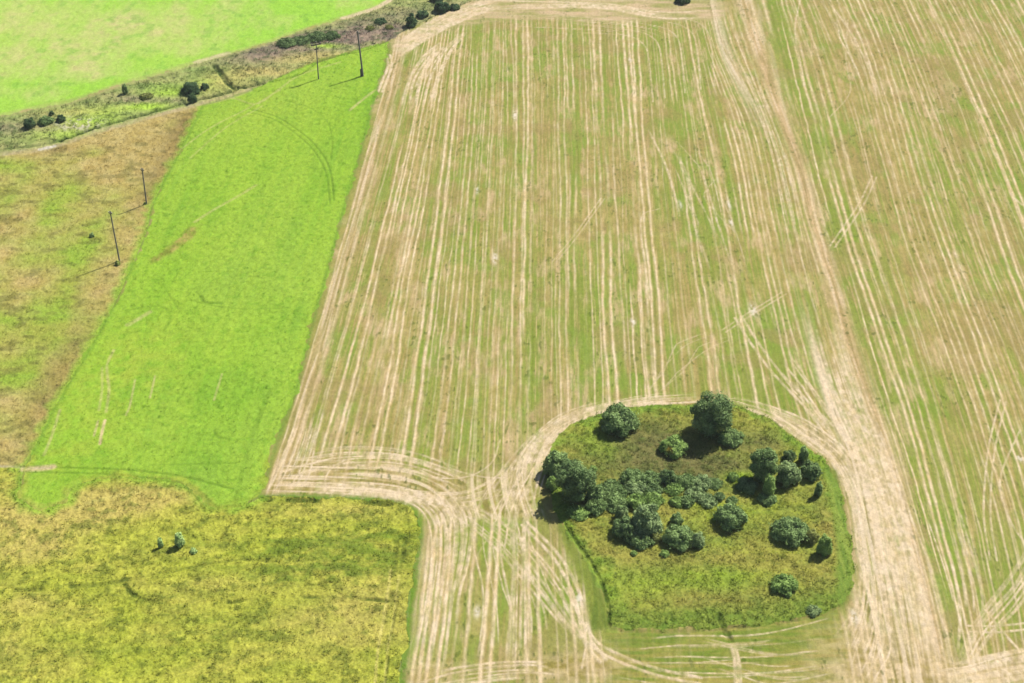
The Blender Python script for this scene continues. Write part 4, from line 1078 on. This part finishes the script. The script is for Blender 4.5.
    ('bush', 'low green-black scrub bush at the right end of its row of four', 322, 34, 342, 40, DARK, dict(lobes=9, group='bushes along the rough strip', tall_=0.6, rough_=0.6)),
    ('bush', 'sparse grey-brown scrub just right of the top of the pole with a footing', 364, 25, 376, 31, GREY, dict(lobes=5, group='bushes along the rough strip', cover=0.6)),
    ('bush', 'sparse dark scrub above and right of the pole with a footing', 373, 18, 388, 25, BLUE, dict(lobes=5, group='bushes along the rough strip', cover=0.5)),
    ('bush', 'small sparse scrub nearest the corner of the straw headland', 384, 24, 395, 30, GREY, dict(lobes=5, group='bushes along the rough strip', cover=0.5)),
    ('tree', 'dark pointed evergreen beside the straw headland at the top', 405, 13, 418, 28, BLUE, dict(lobes=7, shape='cone', group='dark trees by the far headland')),
    ('bush', 'low dark bush just behind the dark pointed evergreen', 415, 10, 430, 19, BLUE, dict(lobes=6, group='dark trees by the far headland')),
    ('bush', 'large dark rounded bush at the top, left of the straw headland', 433, 0, 452, 14, BLUE, dict(lobes=8, group='dark trees by the far headland')),
    ('bush', 'small dark bush attached to the right of the large dark rounded one', 448, 3, 461, 11, BLUE, dict(lobes=5, group='dark trees by the far headland')),
    ('bush', 'dark bush cut by the top edge, behind the large dark rounded one', 429, -8, 444, 3, BLUE, dict(lobes=6, group='dark trees by the far headland')),
    ('bush', 'dark bush on a green patch at the top edge, right of the middle', 674, -7, 691, 5, BLUE, dict(lobes=7, group='dark trees by the far headland')),
    # dry field
    ('weed_clump', 'small dark green weed clump in the brown dry field, left of the nearer pole', 89, 233, 95, 238, MID, dict(lobes=4, cat='weeds')),
    ('weed_clump', 'yellow-green weed clump at the foot of the nearer pole in the dry field', 115, 260, 121, 266, WEED, dict(lobes=5, cat='weeds')),
    ('weed_clump', 'dark weed clump at the foot of the farther pole in the dry field', 143, 202, 147, 205, WEED, dict(lobes=4, cat='weeds')),
]
for i, (kind, label, x0, y0, x1, y1, pal, kw) in enumerate(plants):
    k = dict(pal); k.update(kw)
    if kind == 'bush' and 'tall_' not in k:
        k['tall_'] = 0.86
    if k.get('group') == THK:                     # the thicket's bushes grow into one another
        ex = 0.16 * (x1 - x0); x0 -= ex; x1 += ex; y0 += 1.0
        k['tall_'] = 0.72; k['lobes'] = k['lobes'] + 3; k['rough_'] = 0.5
    plant(kind, label, x0, y0, x1, y1, seed=i + 1, **k)

# ------------------------------------------------------------------ utility poles
def box(cx, cy, cz, sx, sy, sz):
    v = np.array([[x, y, z] for x in (-1, 1) for y in (-1, 1) for z in (-1, 1)], float) * 0.5 * np.array([sx, sy, sz]) + np.array([cx, cy, cz])
    f = np.array([0, 1, 3, 2, 4, 6, 7, 5, 0, 4, 5, 1, 2, 3, 7, 6, 0, 2, 6, 4, 1, 5, 7, 3])
    return v, f

def cyl(p0, p1, r0, r1, n=10):
    """closed tapered cylinder as quads (caps are fans of degenerate-free quads)"""
    v, f = tube(p0, p1, r0, r1, n)
    v2, f2 = tube(np.array(p1), np.array(p1) + (np.array(p1) - np.array(p0)) * 1e-3 + np.array([0, 0, 0.004]), r1, r1 * 0.05, n)
    return join_tubes([(v, f), (v2, f2)])

def utility_pole(label, base, top, arm, stub=False):
    bx, by = px2w(*base)
    bx, by = float(bx), float(by)
    # the top lies above the base row: solve height on the upright plane through the base
    dx = (top[0] - 512.0) / F; dy = (341.5 - top[1]) / F
    s = by / (CP + dy * SP)
    tz = H + s * (-SP + dy * CP); txx = dx * s
    root = bpy.data.objects.new('utility_pole', None); S.collection.objects.link(root)
    root.location = (bx, by, 0); root.empty_display_size = 0.5
    tag(root, label, 'utility pole', 'wooden poles of the power line')
    T = np.array([txx - bx, 0.0, tz])
    v, f = cyl((0, 0, -0.4), T, 0.19 if stub else 0.12, 0.14 if stub else 0.09, 12)
    put('pole', mesh_from('pole', v, f, 4, None, m_pole, False), root)
    ax = np.array([math.cos(0.5), math.sin(0.5), 0.0])
    dT = T / np.linalg.norm(T)
    if arm:
        c = T - dT * 0.35
        v, f = cyl(c - ax * 1.05, c + ax * 1.05, 0.13, 0.13, 6)
        put('crossarm', mesh_from('crossarm', v, f, 4, None, m_iron), root)
        c2 = T - dT * 1.3
        v, f = cyl(c2 - ax * 0.45, c2 + ax * 0.45, 0.11, 0.11, 6)
        put('crossarm', mesh_from('crossarm', v, f, 4, None, m_iron), root)
        spots_ = [(-0.85, c), (0.85, c), (0.0, T)]
        for sft, cc in spots_:
            q = cc + ax * sft
            v, f = cyl(q + np.array([0, 0, 0.05]), q + np.array([0, 0, 0.32]), 0.07, 0.09, 8)
            put('insulator', mesh_from('insulator', v, f, 4, None, m_porc), root)
    else:
        for sft, dz in ((-1, 0.35), (1, 0.6)):
            q = T - dT * dz + ax * 0.2 * sft
            v, f = cyl(q, q + np.array([0, 0, 0.3]), 0.06, 0.08, 8)
            put('insulator', mesh_from('insulator', v, f, 4, None, m_porc), root)
        v, f = tube(T - dT * 0.45 - ax * 0.25, T - dT * 0.45 + ax * 0.25, 0.04, 0.04, 6)
        put('bracket', mesh_from('bracket', v, f, 4, None, m_iron), root)
    if stub:
        v, f = cyl((-0.36, -0.06, -0.3), (-0.30 + T[0] * 0.13, 0, tz * 0.16), 0.17, 0.15, 10)
        put('footing', mesh_from('footing', v, f, 4, None, m_conc), root)
    return root
utility_pole('dark leaning utility pole with a stub footing, in the green field near the stubble', (363, 76), (357.5, 31), False, True)
utility_pole('utility pole with a crossarm at the far end of the bright green field', (318.5, 79), (316, 43), True)
utility_pole('tall leaning utility pole in the brown dry field, nearest of the line', (119.5, 261), (110, 211), False)
utility_pole('thin grey utility pole at the right edge of the brown dry field', (146.5, 204), (142, 168), False)

# ------------------------------------------------------------------ the thin summer haze between the aircraft and the far fields
hm = bpy.data.materials.new('haze'); hm.use_nodes = True
ht = hm.node_tree
for n_ in list(ht.nodes):
    if n_.type != 'OUTPUT_MATERIAL':
        ht.nodes.remove(n_)
pv = ht.nodes.new('ShaderNodeVolumePrincipled')
pv.inputs['Color'].default_value = (0.90, 0.94, 1.0, 1)
pv.inputs['Density'].default_value = 0.00008
pv.inputs['Anisotropy'].default_value = 0.2
ht.links.new(pv.outputs['Volume'], ht.nodes['Material Output'].inputs['Volume'])
v, f = box(0, 0, 0, 1, 1, 1)
xm = float(np.abs(X).max()) + 200
v = (v + np.array([0, 0.5, 0])) * np.array([2 * xm, float(y_all[-1]) + 1300, 1]) + np.array([0, -1100, 0])
v[:, 2] = np.where(v[:, 2] > 0, H + 12, -2.0)
hz = put('haze', mesh_from('haze', v, f, 4, None, hm))
tag(hz, kind='stuff')
